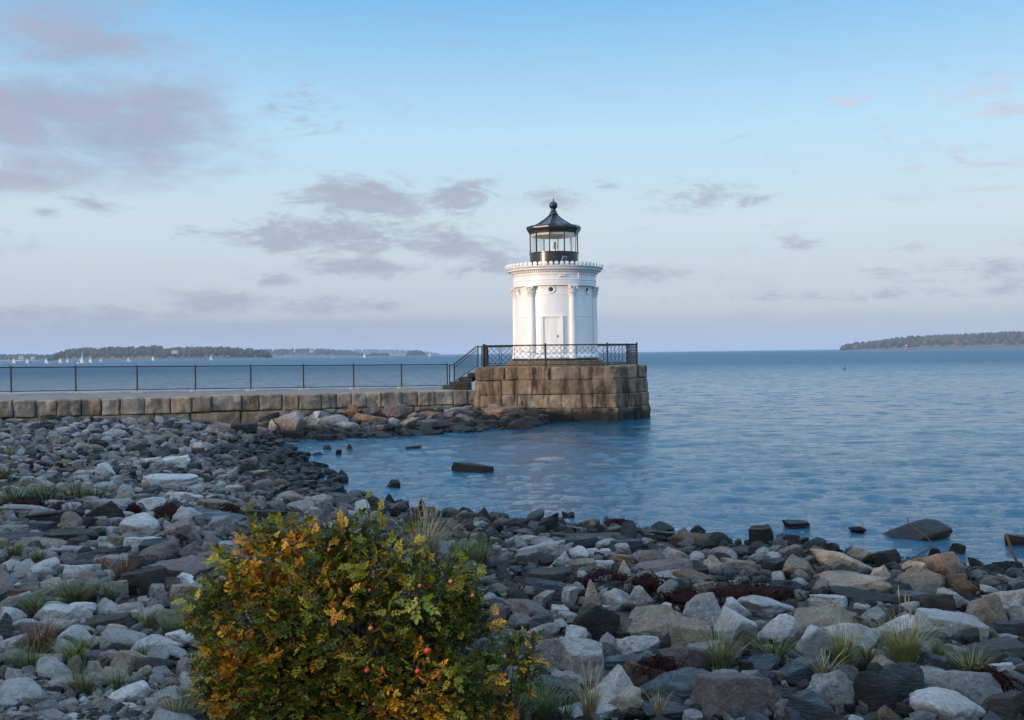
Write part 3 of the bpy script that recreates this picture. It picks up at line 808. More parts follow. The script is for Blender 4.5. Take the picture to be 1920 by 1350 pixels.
LX, LY = 2.16, 49.0
def lh_ang(deg):
    """angle measured from the side that faces the viewer, positive to the right"""
    return rad(-90 + deg)
def make_lighthouse():
    R = empty("lighthouse", (LX, LY, PZ), "small round white lighthouse with fluted columns and a black lantern on top", "lighthouse")
    z = lambda w: w - PZ                                # local heights
    def part(m, name, mat, par=R, smooth=35): return m.build(name, mat, par, smooth)
    for (r0, h0, h1) in ((2.48, 0.0, 0.14), (2.36, 0.14, 0.27)):
        m = MB(); m.lathe([(0.0, h1), (r0 - 0.03, h1), (r0, h1 - 0.03), (r0, h0 - 0.03)][::-1], 96); part(m, "base_step", M_PLINTH)
    m = MB(); m.lathe([(2.13, 0.26), (2.13, 0.37), (1.8, 0.372)], 96); part(m, "base_band", M_BAND)
    # wall
    m = MB(); prof = [(2.06, .371), (2.08, .40), (2.08, .46), (2.02, .50), (1.97, .55), (1.90, .60), (1.90, z(4.885)), (1.912, z(4.89)), (1.912, z(4.93)), (1.90, z(4.935)),
                      (1.90, z(5.93)), (1.915, z(5.935)), (1.915, z(5.975)), (1.90, z(5.98)), (1.90, z(6.45))]
    m.lathe(prof, 128); part(m, "tower_wall", M_WHITE, smooth=25)
    # entablature: stepped fascias, dentils, projecting crown
    m = MB(); prof = [(1.9, z(6.385)), (2.06, z(6.385)), (2.06, z(6.50)), (2.075, z(6.505)), (2.075, z(6.63)), (2.095, z(6.64)), (2.095, z(6.665)), (2.055, z(6.68)),
                      (2.055, z(6.88)), (2.08, z(6.90)), (2.085, z(6.93)), (2.06, z(6.95)), (2.06, z(7.0)), (2.10, z(7.02)), (2.10, z(7.10)), (2.20, z(7.12)), (2.22, z(7.135)),
                      (2.30, z(7.14)), (2.33, z(7.16)), (2.33, z(7.20)), (2.37, z(7.235)), (2.42, z(7.28)), (2.43, z(7.30)), (2.43, z(7.32)), (1.2, z(7.34))]
    m.lathe(prof, 128); ent = part(m, "entablature", M_WHITE, smooth=28)
    m = MB(); nd = 120
    for k in range(nd):
        a = 2 * math.pi * k / nd
        M = Matrix.Rotation(a, 4, 'Z'); m.box((2.08, -0.030, z(7.03)), (2.165, 0.030, z(7.115)), M)
    part(m, "dentil_row", M_WHITE, ent, None)
    # crest of little round palmettes
    m = MB(); n = 58
    for k in range(n):
        M = Matrix.Rotation(2 * math.pi * (k + .5) / n, 4, 'Z') @ Matrix.Translation((2.395, 0, z(7.32)))
        for (rr, x0, x1) in ((0.098, -0.016, 0.016), (0.066, 0.014, 0.030), (0.03, 0.028, 0.042)):
            ring = []
            for x in (x0, x1):
                for j in range(14):
                    t = 2 * math.pi * j / 14; ring.append(M @ Vector((x, rr * math.cos(t), 0.085 + rr * math.sin(t))))
            m.add(ring, [tuple(range(13, -1, -1)), tuple(range(14, 28))] + [(j, (j + 1) % 14, 14 + (j + 1) % 14, 14 + j) for j in range(14)])
        m.box((-0.016, -0.075, -0.01), (0.016, 0.075, 0.05), M)
    part(m, "palmette_crest", M_WHITE, R, 35)
    # columns
    for k in range(6):
        a = lh_ang(-37 + 60 * k); M = Matrix.Rotation(a, 4, 'Z') @ Matrix.Translation((1.955, 0, 0))
        c = bpy.data.objects.new("column", None); COL.objects.link(c); c.parent = R; c.matrix_local = M
        m = MB(); m.lathe([(0.225, .372), (0.225, .42), (0.205, .43), (0.215, .46), (0.205, .50), (0.18, .52), (0.19, .55), (0.175, .58), (0.16, .60)], 32); m.build("column_base", M_WHITE, c, 35)
        m = MB(); fl = lambda t, zz: 1 - 0.07 * (0.5 + 0.5 * math.cos(16 * t)) ** 0.6
        m.lathe([(0.160, .60), (0.160, 1.2), (0.156, 2.2), (0.146, 3.0), (0.142, z(5.86))], 96, rf=fl); m.build("shaft", M_WHITE, c, 60)
        m = MB(); m.lathe([(0.142, z(5.86)), (0.165, z(5.87)), (0.165, z(5.90)), (0.148, z(5.91)), (0.15, z(6.05)), (0.165, z(6.18)), (0.20, z(6.28)), (0.235, z(6.32)), (0.0, z(6.33))], 24)
        m.box((-0.235, -0.235, z(6.325)), (0.235, 0.235, z(6.383)))
        for (row, nl, zr, hh, rr) in ((0, 8, 5.91, 0.17, 0.152), (1, 8, 6.02, 0.20, 0.158), (2, 8, 6.14, 0.19, 0.175)):
            for j in range(nl):
                q = Matrix.Rotation(2 * math.pi * (j + 0.5 * row) / nl, 4, 'Z')
                pts = [(rr, zr), (rr + .015, zr + hh * .5), (rr + .04, zr + hh * .85), (rr + .085, zr + hh), (rr + .10, zr + hh * .86), (rr + .08, zr + hh * .75)]
                ws = [0.05, 0.062, 0.058, 0.045, 0.03, 0.012]; vs = []
                for (x, zz), wd in zip(pts, ws):
                    vs += [q @ Vector((x, -wd, z(zz))), q @ Vector((x + .014, 0, z(zz))), q @ Vector((x, wd, z(zz)))]
                m.add(vs, [(3 * i + s, 3 * i + s + 1, 3 * i + s + 4, 3 * i + s + 3) for i in range(5) for s in (0, 1)])
        for j in range(4):      # corner volutes
            q = Matrix.Rotation(math.pi / 4 + j * math.pi / 2, 4, 'Z')
            ctr = q @ Vector((0.25, 0, z(6.27))); ax = q @ Vector((0, 1, 0)) - q @ Vector((0, 0, 0))
            m.tube([ctr - ax * .03, ctr + ax * .03], 0.045, 10)
        m.build("capital", M_WHITE, c, 40)
    # door (slightly recessed look by a raised frame)
    D = bpy.data.objects.new("door", None); COL.objects.link(D); D.parent = R
    D.matrix_local = Matrix.Rotation(lh_ang(-7), 4, 'Z')
    m = MB(); f0, f1 = 1.80, 1.935
    m.box((f0, -0.54, .372), (f1, -0.405, z(4.87))); m.box((f0, 0.405, .372), (f1, 0.54, z(4.87))); m.box((f0, -0.54, z(4.872)), (f1 + .003, 0.54, z(4.92)))
    m.build("door_frame", M_WHITE, D, None)
    m = MB(); m.box((f0, -0.40, .375), (1.885, 0.40, z(4.865)))
    for (y0, y1, za, zb) in ((-.33, .33, z(4.45), z(4.75)), (-.33, .33, z(3.75), z(4.33)), (-.33, .33, .52, z(3.63))):
        pass
    m.box((1.88, -0.28, z(4.60)), (1.895, 0.28, z(4.615)))
    for zz in (3.2, 4.6): m.tube([(1.895, -0.385, z(zz)), (1.895, -0.385, z(zz + .12))], 0.016, 8)
    leaf = m.build("door_leaf", M_WHITE, D, 35)
    m = MB(); m.tube([(1.88, 0.27, z(3.95)), (1.94, 0.27, z(3.95))], 0.02, 8); m.tube([(1.935, 0.27, z(3.95)), (1.935, 0.36, z(3.93))], 0.012, 8)
    m.box((1.88, 0.24, z(3.88)), (1.893, 0.31, z(4.02))); m.build("door_handle", M_STEEL, D, 40)
    # portholes
    for k in range(6):
        H = bpy.data.objects.new("porthole", None); COL.objects.link(H); H.parent = R
        H.matrix_local = Matrix.Rotation(lh_ang(-7 + 60 * k), 4, 'Z') @ Matrix.Translation((1.885, 0, z(6.19))) @ Matrix.Rotation(rad(90), 4, 'Y')
        m = MB(); m.lathe([(0.190, -.02), (0.190, 0.055), (0.165, 0.075), (0.135, 0.06), (0.120, 0.035), (0.105, 0.03), (0.10, 0.015)], 32); m.build("porthole_ring", M_WHITE, H, 35)
        m = MB(); m.lathe([(0.0, 0.024), (0.10, 0.024)][::-1], 24); m.build("porthole_glass", M_DARKH, H, None)
    # little spotlight and conduit on the fascia
    Q = Matrix.Rotation(lh_ang(7), 4, 'Z')
    m = MB()
    for yy in (-.06, .07): m.tube([Q @ Vector((2.07, yy, z(6.80))), Q @ Vector((2.17, yy * 1.6, z(6.83)))], [0.03, 0.05], 10)
    m.box((2.05, -.10, z(6.77)), (2.09, .10, z(6.81)), Q); m.build("flood_light", M_WHITE, R, 40)
    Q = Matrix.Rotation(lh_ang(31), 4, 'Z'); m = MB(); m.tube([Q @ Vector((2.09, 0, z(6.70))), Q @ Vector((2.10, 0, z(7.08)))], 0.022, 8); m.build("conduit", M_WHITE, R, 40)

    # lantern room
    LN = bpy.data.objects.new("lantern", None); COL.objects.link(LN); LN.parent = R
    m = MB(); m.lathe([(1.24, z(7.30)), (1.24, z(7.36)), (1.205, z(7.38)), (1.205, z(8.04)), (1.24, z(8.06)), (1.24, z(8.10)), (0.9, z(8.105))], 64); m.build("lantern_base", M_BLACK, LN, 35)
    m = MB(); m.lathe([(0.9, z(8.10)), (0.0, z(8.10))], 32); m.build("lantern_floor", M_CREAM, LN, None)
    n10 = 10; A = [lh_ang(22.9 + 36 * k) for k in range(n10)]; rg_ = 1.19
    cn = [Vector((rg_ * math.cos(a), rg_ * math.sin(a), 0)) for a in A]
    for k in range(n10):
        p, q = cn[k], cn[(k + 1) % n10]
        M = Matrix.Translation(p) @ Matrix.Rotation(A[k], 4, 'Z')
        m = MB(); m.box((-.03, -.021, z(8.105)), (.024, .021, z(9.06)), M); m.build("mullion", M_BLACK if k % 1 == 0 else M_WHITE, LN, None)
        mw = MB(); mw.box((-.05, -.024, z(8.11)), (-.032, .024, z(9.05)), M); mw.build("inner_mullion", M_WHITE, LN, None)
        d = (q - p).normalized(); nn = Vector((d.y, -d.x, 0))
        a_, b_ = p + d * .022, q - d * .022
        g = MB(); th = nn * 0.004
        vs = [a_ - th, b_ - th, b_ + th, a_ + th]
        g.add([Vector((v.x, v.y, z(8.108))) for v in vs] + [Vector((v.x, v.y, z(9.055))) for v in vs], [(0, 3, 2, 1), (4, 5, 6, 7), (0, 1, 5, 4), (1, 2, 6, 5), (2, 3, 7, 6), (3, 0, 4, 7)])
        g.build("glass_pane", M_GLASS, LN, None)
    m = MB(); m.lathe([(1.15, z(9.04)), (1.13, z(8.93)), (0.0, z(9.0))], 10, a0=A[0], a1=A[0] + 2 * math.pi); m.build("lantern_ceiling", M_CREAM, LN, None)
    # beacon lens on a pedestal
    bc = bpy.data.objects.new("beacon", None); COL.objects.link(bc); bc.parent = R
    bc.location = (0.05, 0, z(8.10))
    m = MB(); m.lathe([(0.16, 0.0), (0.16, 0.04), (0.05, 0.06), (0.05, 0.18), (0.13, 0.2), (0.13, 0.23)], 20); m.build("pedestal", M_STEEL, bc, 35)
    m = MB(); m.lathe([(0.12, 0.23), (0.135, 0.28), (0.12, 0.30), (0.14, 0.34), (0.122, 0.37), (0.14, 0.41), (0.118, 0.44), (0.13, 0.48), (0.10, 0.52), (0.03, 0.56), (0.02, 0.62), (0.0, 0.63)], 24); m.build("lens", simple("lens_glass", (0.38, 0.42, 0.44), 0.12), bc, 35)
    m = MB()
    for j in range(6):
        t = j * math.pi / 3; m.tube([(0.145 * math.cos(t), 0.145 * math.sin(t), 0.0), (0.145 * math.cos(t), 0.145 * math.sin(t), 0.53)], 0.007, 6)
    m.build("cage", M_STEEL, bc, None)
    # roof
    RF = bpy.data.objects.new("roof", None); COL.objects.link(RF); RF.parent = R
    a0 = A[0]; m = MB()
    m.lathe([(1.16, z(9.03)), (1.24, z(9.06)), (1.25, z(9.12)), (1.30, z(9.15)), (1.32, z(9.22)), (1.37, z(9.28)), (1.37, z(9.32)), (1.26, z(9.335)), (1.0, z(9.45)), (0.70, z(9.62)), (0.42, z(9.81)), (0.22, z(9.98))], 10, a0=a0, a1=a0 + 2 * math.pi)
    m.build("roof_shell", M_BLACK, RF, 12)
    m = MB()
    for k in range(10):
        a = A[k]
        m.tube([(r * math.cos(a), r * math.sin(a), z(h) + .012) for r, h in ((1.27, 9.335), (1.0, 9.45), (0.70, 9.62), (0.42, 9.81), (0.22, 9.98))], 0.016, 6)
    m.build("roof_rib", M_BLACK, RF, 40)
    m = MB()
    for k in range(10):
        p = Vector((1.345 * math.cos(A[k]), 1.345 * math.sin(A[k]), z(9.32))); q = Vector((1.345 * math.cos(A[(k + 1) % 10]), 1.345 * math.sin(A[(k + 1) % 10]), z(9.32)))
        for j in range(8):
            c = p.lerp(q, j / 8); ang = math.atan2((q - p).y, (q - p).x)
            M = Matrix.Translation(c) @ Matrix.Rotation(ang, 4, 'Z'); m.box((-.022, -.012, -.01), (.022, .012, .055), M); m.box((-.034, -.013, .05), (.034, .013, .088), M)
    m.build("eave_crest", M_IRON, RF, None)
    m = MB(); m.lathe([(0.22, z(9.97)), (0.235, z(10.0)), (0.235, z(10.04)), (0.20, z(10.06)), (0.18, z(10.14)), (0.14, z(10.2)), (0.145, z(10.22)), (0.11, z(10.26)), (0.11, z(10.30))], 24); m.build("vent_neck", M_BLACK, RF, 35)
    m = MB(); m.lathe([(0.207 * math.sin(t) + 1e-4, z(10.48) - 0.207 * math.cos(t)) for t in np.linspace(0.25, math.pi, 16)], 28)
    m.build("ball", M_BLACK, RF, 60)
    m = MB(); m.tube([(0, 0, z(10.66)), (0, 0, z(10.82))], [0.035, 0.022], 8); m.tube([(0, 0, z(10.8)), (0, 0, z(11.37))], [0.013, 0.006], 6); m.build("lightning_rod", M_BLACK, RF, 40)
    # small solar panel leaning by the lantern
    Q = Matrix.Rotation(lh_ang(13), 4, 'Z') @ Matrix.Translation((1.72, 0, z(7.62))) @ Matrix.Rotation(rad(-18), 4, 'X') @ Matrix.Rotation(rad(25), 4, 'Y') @ Matrix.Rotation(rad(30), 4, 'Z')
    sp = bpy.data.objects.new("solar_panel", None); COL.objects.link(sp); sp.parent = R
    m = MB(); m.box((-.012, -.13, -.19), (.012, .13, .19), Q); m.build("panel_frame", M_STEEL, sp, None)
    m = MB(); m.box((.0125, -.105, -.165), (.016, .105, .165), Q); m.build("panel_face", M_PV, sp, None)
    m = MB(); m.tube([(1.66 * math.cos(lh_ang(13)), 1.66 * math.sin(lh_ang(13)), z(7.33)), Q @ Vector((0, 0, -.05))], 0.02, 8); m.build("panel_stand", M_STEEL, sp, 40)
make_lighthouse()

# ------------------------------------------------------------------ distant islands
ICO1, ICO2 = ico(1), ico(2)
def lumps(name, items, mat, parent=None, base=ICO2, attr=True, jitter=0.22):
    """many small lumpy crowns in one mesh: items = (x,y,z, rx,ry,rz, tint)"""
    V0, F0 = base; N = len(items); it = np.array(items)
    off = RNG.random((N, 3)) * 50
    D = np.repeat(V0[None], N, 0)
    q = (D * 1.9 + off[:, None, :]).reshape(-1, 3)
    r = 1 + jitter * vnoise(q) + jitter * 0.6 * vnoise(q * 2.7)
    V = D * r.reshape(N, -1)[:, :, None] * it[:, None, 3:6] + it[:, None, 0:3]
    F = (F0[None] + (np.arange(N) * len(V0))[:, None, None]).reshape(-1, 3)
    me = np_mesh(name, V.reshape(-1, 3), F, smooth=False)
    a = me.attributes.new("tint", 'FLOAT', 'FACE'); a.data.foreach_set("value", np.repeat(it[:, 6], len(F0)).astype(np.float32))
    return link_mesh(name, me, mat, parent)

def forest_mat():
    m, t, b = new_mat("autumn_forest")
    at = t.n.new("ShaderNodeAttribute"); at.attribute_name = "tint"
    c = t.ramp(at.outputs["Fac"], [(0.0, (0.022, 0.034, 0.026)), (0.35, (0.040, 0.048, 0.032)), (0.6, (0.068, 0.060, 0.042)), (0.8, (0.10, 0.066, 0.045)), (1.0, (0.12, 0.062, 0.042))])
    t.l.new(c, b.inputs["Base Color"]); b.inputs["Roughness"].default_value = 0.95; b.inputs["Specular IOR Level"].default_value = 0.1
    return m
M_FOREST = forest_mat()
M_LAND = simple("island_soil", (0.09, 0.08, 0.055), 0.95, var=0.3, scale=0.05)
M_SAND = simple("pale_sand", (0.45, 0.38, 0.28), 0.95, var=0.15, scale=0.1)

def island(prof, D, depth, name, treeh, label, dens=1.0, russet=0.3, seed=1):
    rs = np.random.default_rng(seed)
    pts = [(at_y(px, py, D).x, at_y(px, py, D).z) for px, py in prof]
    xs = np.array([p[0] for p in pts]); zs = np.array([p[1] for p in pts])
    hz = lambda x: np.interp(x, xs, zs, left=0, right=0)
    W = xs[-1] - xs[0]
    n, k = 90, 12; V = []
    for j in range(k + 1):
        v = j / k
        for i in range(n + 1):
            x = xs[0] + W * i / n
            bell = math.sin(math.pi * v) ** 0.7 if 0 < v < 1 else 0
            hh = max(0.0, float(hz(x)) - treeh) * bell
            e = min(1, i / 6, (n - i) / 6)
            yy = D + (v - 0.5) * depth * (0.35 + 0.65 * math.sin(math.pi * min(max(i / n, .02), .98)) ** .5) + 0.35 * depth
            V.append((x * yy / D, yy, -1.2 + (1.9 + hh * yy / D) * (1 if 0 < v < 1 else 0) * e ** .5 if 0 < v < 1 else -1.2))
    F = [(j * (n + 1) + i, j * (n + 1) + i + 1, (j + 1) * (n + 1) + i + 1, (j + 1) * (n + 1) + i) for j in range(k) for i in range(n)]
    o = link_mesh(name, np_mesh(name, np.array(V), np.array(F)), M_LAND)
    tag(o, None, kind="structure")
    N = int(dens * W * 0.55 * 5 / max(treeh, 6) * 4.5); items = []
    for _ in range(N):
        x = xs[0] + W * rs.random(); v = 0.06 + 0.62 * rs.random() ** 1.2
        top = float(hz(x)); bell = math.sin(math.pi * min(.5, v)) ** 0.75
        g = max(0, top - treeh) * bell
        hh = min(treeh, top) * (0.72 + 0.36 * rs.random())
        s = min(1.0, (xs[-1] - x) / 20 + .3, (x - xs[0]) / 20 + .3)
        yy = D + (v - 0.5) * depth * (0.35 + 0.65 * math.sin(math.pi * min(max((x - xs[0]) / W, .02), .98)) ** .5) + 0.35 * depth
        con = rs.random() < 0.3
        r = treeh * (0.26 + 0.2 * rs.random()) * (0.6 if con else 1.0)
        tint = np.clip(rs.normal(0.25, 0.12) + (russet * .7 if rs.random() < russet else 0) * (1.3 if not con else 0) + 0.25 * float(vnoise(np.array([[x * .012, 0.3, seed]]))[0]), 0, 1)
        f = yy / D
        items.append((x * f, yy, (g + hh * 0.5) * f, r, r, hh * 0.55 * f, tint))
    w = lumps("forest", items, M_FOREST, None, ICO2, jitter=0.28)
    tag(w, label, "forest", kind="stuff")

island([(85, 674), (95, 667), (115, 659), (130, 655), (160, 652), (210, 651), (260, 650), (300, 648), (310, 655), (330, 652), (370, 650), (420, 651), (460, 653), (495, 656), (504, 660), (508, 668)],
       1900, 420, "near_island", 11, "mixed autumn woods covering the long island behind the sailing boats", 1.5, 0.42, 1)
island([(-120, 662), (0, 664.5), (60, 664), (100, 665), (135, 667)], 2700, 400, "low_headland", 10, "low woods on the shore behind the dinghies, partly behind the wooded island", 1.0, 0.3, 2)
island([(480, 656), (500, 655), (560, 653.5), (600, 653.5), (640, 656), (675, 661), (695, 667)], 3600, 500, "far_island", 12, "hazy woods on the farther island beyond the wooded point", 0.9, 0.15, 3)
island([(630, 656), (700, 654.5), (760, 656), (800, 659), (825, 663)], 6200, 700, "distant_coast", 14, "faint blue woods on the most distant strip of coast", 0.7, 0.05, 4)
island([(690, 665), (699, 661), (712, 662.5), (725, 661.5), (729, 665)], 3000, 80, "small_islet", 6, "thin row of trees on the flat islet, nearer than the hazy coast", 1.6, 0.1, 5)
island([(763, 664.5), (768, 658), (780, 656.5), (792, 658), (797, 664)], 3000, 90, "tree_islet", 10, "round clump of trees on its own tiny islet beside a white sail", 2.0, 0.1, 6)
island([(1575, 655), (1581, 647), (1600, 642.5), (1650, 638), (1700, 630.5), (1750, 628.5), (1800, 626.5), (1850, 623.5), (1920, 621), (2060, 619)], 2500, 500, "wooded_headland", 13,
       "wooded headland crowned with russet and green trees across the open water", 1.5, 0.5, 7)

M_HOUSE = simple('weathered_siding', (0.34, 0.33, 0.31), 0.9)
def house(px, py, Y, w, h, label):
    p = at_y(px, py, Y); root = empty("house", (p.x, Y, p.z), label, "house", "white houses among the island trees")
    m = MB(); m.box((-w / 2, -w / 3, 0), (w / 2, w / 3, h)); m.build("wall", M_HOUSE, root)
    m = MB(); m.add([(-w / 2 - .4, -w / 3 - .4, h), (w / 2 + .4, -w / 3 - .4, h), (w / 2 + .4, w / 3 + .4, h), (-w / 2 - .4, w / 3 + .4, h), (-w / 2, 0, h + w * .3), (w / 2, 0, h + w * .3)],
                    [(0, 1, 5, 4), (2, 3, 4, 5), (0, 4, 3), (1, 2, 5), (3, 2, 1, 0)]); m.build("roof", simple("shingle_roof", (.2, .19, .18), .9), root)
house(584, 661, 3520, 14, 6, "white house high in the trees of the hazy farther island")
house(40, 673.4, 2590, 12, 5, "white house above the sandy strip of the low shore")
house(62, 673.2, 2600, 10, 4, "smaller white house past the end of the sandy strip")
house(328, 663.2, 1850, 11, 3, "low grey white house half hidden in the dark island woods")
m = MB(); a, b_ = at_z(34, 678, 0.0), at_z(49, 678, 0.0)
p0, p1 = at_y(34, 677, 2520), at_y(49, 677, 2520)
m.box((p0.x, 2500, -1), (p1.x, 2560, 2.6)); tag(m.build("sand_strip", M_SAND, None), kind="structure")
m = MB(); p0, p1 = at_y(-40, 677, 2520), at_y(75, 677, 2520); m.box((p0.x, 2505, -1), (p1.x, 2560, 1.2)); tag(m.build("beach_strip", simple("grey_beach", (.28, .25, .22), .95), None), kind="structure")

# ------------------------------------------------------------------ boats
M_SAIL = simple("sail_cloth", (0.78, 0.77, 0.76), 0.8, var=0.04)
M_SAILC = simple("cream_sail_cloth", (0.85, 0.78, 0.62), 0.8, var=0.04)
M_HULLW = simple("white_hull", (0.75, 0.74, 0.72), 0.35)
M_HULLD = simple("dark_hull", (0.03, 0.04, 0.07), 0.3)
M_HULLR = simple("faded_red_hull", (0.45, 0.20, 0.13), 0.4)
M_PERS = simple("dark_jacket", (0.05, 0.06, 0.09), 0.8)
def hull_mesh(m, L, B, H):
    n = 14; vs = []
    for i in range(n + 1):
        t = i / n; w = B / 2 * math.sin(math.pi * min(1, (t * 0.85 + 0.15))) ** 0.6 * (1 if t < 1 else 0) * (1 - 0.0 * t); w *= (1 - t ** 3)
        x = (t - 0.5) * L; sh = H * (1 + 0.25 * t * t)
        vs += [(x, -w, sh), (x, -w * 0.75, sh * 0.3), (x * 0.97, 0, -0.15 * H), (x, w * 0.75, sh * 0.3), (x, w, sh)]
    fs = [(5 * i + k, 5 * i + k + 1, 5 * i + k + 6, 5 * i + k + 5) for i in range(n) for k in range(4)] + [(5 * i + 4, 5 * i, 5 * i + 5, 5 * i + 9) for i in range(n)] + [(0, 4, 3, 2, 1)]
    m.add(vs, fs); return m
def sail_mesh(m, luff0, luff1, clew, belly, side):
    a, b, c = Vector(luff0), Vector(luff1), Vector(clew); n = 8; vs = []; idx = {}
    for i in range(n + 1):
        for j in range(n + 1 - i):
            u, v = i / n, j / n; p = a * (1 - u - v) + b * u + c * v
            p = p + Vector((0, side * belly * 4 * (1 - u - v) * (v + .25 * u) * (1 - v), 0)); idx[i, j] = len(vs); vs.append(p)
    fs = []
    for i in range(n):
        for j in range(n - i):
            fs.append((idx[i, j], idx[i + 1, j], idx[i, j + 1]))
            if j < n - i - 1: fs.append((idx[i + 1, j], idx[i + 1, j + 1], idx[i, j + 1]))
    nv = len(vs); vs2 = vs + [v + Vector((0, 0.02, 0)) for v in vs]
    m.add(vs2, fs + [tuple(nv + k for k in f[::-1]) for f in fs]); return m
def sailboat(px, wl, hpx, label, heading=70, jib=True, sails=True, hull=None, sail=None, sh=1.0, group="small sailing boats out on the bay"):
    d = ray(px, wl); t = EYE.z / -d.z; Y = min(t * d.y, 1500); p = at_y(px, wl, Y); H = hpx * Y / FPX
    root = empty("sailboat", (p.x, Y, 0.0), label, "sailboat", group, rad(heading))
    L = H * 0.62; hb = H * 0.075
    hull_mesh(MB(), L, L * 0.34, hb).build("hull", hull or M_HULLW, root, 40)
    MB().tube([(0.08 * L, 0, hb), (0.08 * L, 0, H)], [H * .010, H * .005], 6).build("mast", M_STEEL, root, 40)
    if sails:
        sail_mesh(MB(), (0.06 * L, 0, hb * 2.2), (0.07 * L, 0, H * .98 * sh), (-0.44 * L * (.45 + .55 * sh), 0.1 * L, hb * 2.4), 0.05 * H, 1).build("mainsail", sail or M_SAIL, root, 40)
        if jib: sail_mesh(MB(), (0.48 * L, 0, hb * 1.4), (0.12 * L, 0, H * .74), (0.10 * L, 0.10 * L, hb * 2.0), 0.04 * H, 1).build("jib", sail or M_SAIL, root, 40)
    MB().tube([(0.07 * L, 0, hb * 2.1), (-0.45 * L, 0.1 * L, hb * 2.3)], H * .006, 6).build("boom", M_STEEL, root, 40)
    if H < 9:
        m = MB()
        for xx in (-.12, -.26):
            m.tube([(xx * L, -.10 * L, hb * .9), (xx * L, -.12 * L, hb * 2.6)], [H * .035, H * .022], 8); m.tube([(xx * L, -.12 * L, hb * 2.6), (xx * L, -.12 * L, hb * 3.3)], [H * .02, H * .016], 8)
        m.build("crew", M_PERS, root, 50)
sailboat(25.5, 682.5, 11.5, "white dinghy sail nearest the sandy strip, alone ahead of the fleet", 15)
sailboat(51, 682.8, 12, "white dinghy sailing just in front of a bare masted yacht", 20)
sailboat(56.5, 680.2, 13.0, "dark hulled yacht with a bare mast close behind a white dinghy", 10, sails=False, hull=M_HULLD)
sailboat(86.5, 682.2, 12, "white dinghy at the near tip of the wooded island", 8)
sailboat(112.5, 681.4, 11, "white dinghy with a pointed sail, slightly ahead of its close twin", 14)
sailboat(126.5, 681.0, 11, "white dinghy following close behind its twin, sails more spread", 24)
sailboat(154.5, 682.0, 32, "tall white sailing yacht with by far the highest mast of all", 60, jib=False, sh=.62)
sailboat(153, 682.6, 13, "white dinghy overlapping the foot of the tall mast", 12)
sailboat(169, 681.0, 11.5, "white dinghy just past the tall masted yacht", 5)
sailboat(189, 680.2, 11, "slim white dinghy sail at the far end of the fleet", 30)
sailboat(240.5, 679.2, 11, "thin leaning sail of a dinghy alone under the island woods", 25)
sailboat(286.5, 676.4, 9.6, "cream sailed boat with two broad glowing sails", 0, sail=M_SAILC)
sailboat(387.5, 675.2, 14.0, "moored boat with a reddish hull and a bare mast", 5, sails=False, hull=M_HULLR)
sailboat(395.5, 676.5, 12, "leaning white sail beside the moored reddish boat", 22)
sailboat(683, 671.5, 10.0, "faint grey white sail off the flat islet", 10)
sailboat(806.5, 669.6, 9.6, "bright white slanted sail just past the round tree islet", 15, jib=False)
def motorboat(px, wl, wpx, label, heading=0):
    d = ray(px, wl); t = EYE.z / -d.z; Y = min(t * d.y, 1500); p = at_y(px, wl, Y); L = wpx * Y / FPX
    root = empty("motorboat", (p.x, Y, 0.0), label, "motorboat", "small motor boats on the bay", rad(heading))
    hull_mesh(MB(), L, L * .36, L * .13).build("hull", M_HULLW, root, 40)
    m = MB(); m.box((-.1 * L, -.11 * L, .12 * L), (.16 * L, .11 * L, .27 * L)); m.box((-.14 * L, -.13 * L, .272 * L), (.19 * L, .13 * L, .295 * L)); m.build("cabin", M_HULLW, root)
    m = MB(); m.box((.161 * L, -.09 * L, .18 * L), (.166 * L, .09 * L, .26 * L)); m.box((-.08 * L, -.113 * L, .18 * L), (.14 * L, -.1105 * L, .25 * L)); m.build("window", M_DARKH, root)
motorboat(622.5, 671.2, 5.5, "white motor boat under the hazy far island", 10)
motorboat(628, 671.0, 3.2, "tiny motor boat just behind the larger white one", 170)
motorboat(60.5, 681.2, 3, "small white safety boat behind the bare masted yacht")
motorboat(92.5, 680.6, 3, "small white safety boat following the island tip dinghy")
motorboat(117.5, 679.8, 2.6, "tiny white launch between the twin dinghies")
motorboat(246.5, 677.5, 2.6, "tiny white launch trailing the lone leaning sail")
motorboat(0.5, 682.5, 4, "white launch at the very edge of the view by the low shore")

def marker():
    Y = 2150; p = at_y(1699, 655, Y)
    root = empty("channel_beacon", (p.x, Y, 0), "red and white channel beacon on a dark ledge before the headland", "beacon")
    MB().lathe([(3.2, -1), (2.8, 1.2), (1.6, 1.6), (1.2, 6), (0.0, 6.1)], 12).build("base", simple("beacon_red", (.4, .08, .05), .6), root, 40)
    MB().tube([(0, 0, 6), (0, 0, 8.5)], .35, 8).build("mast", M_STEEL, root, 40)
    m = MB(); m.box((-1.6, -.3, 7.8), (1.6, .3, 10.4)); m.build("daymark", simple("beacon_white", (.8, .55, .5), .6), root)
    V, F = ICO2; q = V * np.array([16, 6, 1.9]) * (1 + .25 * vnoise(V * 3)[:, None]) + np.array([p.x + 13, Y + 5, -.3])
    tag(link_mesh("rock_ledge", np_mesh("rock_ledge", q, F), ROCK['W']), "low dark rock ledge beside the distant channel beacon", "rock")
marker()
b0 = at_z(1583, 693, 0.0)
root = empty("spar_buoy", b0, "small dark buoy with a tilted stick alone on open water", "buoy")
V, F = ICO2
MB().lathe([(0.0, -.15), (.22, -.1), (.28, .05), (.2, .2), (0.0, .24)], 14).build("float", M_HULLD, root, 50)
MB().tube([(0, 0, .2), (.28, 0, .75)], .035, 6).build("stick", M_HULLD, root, 40)
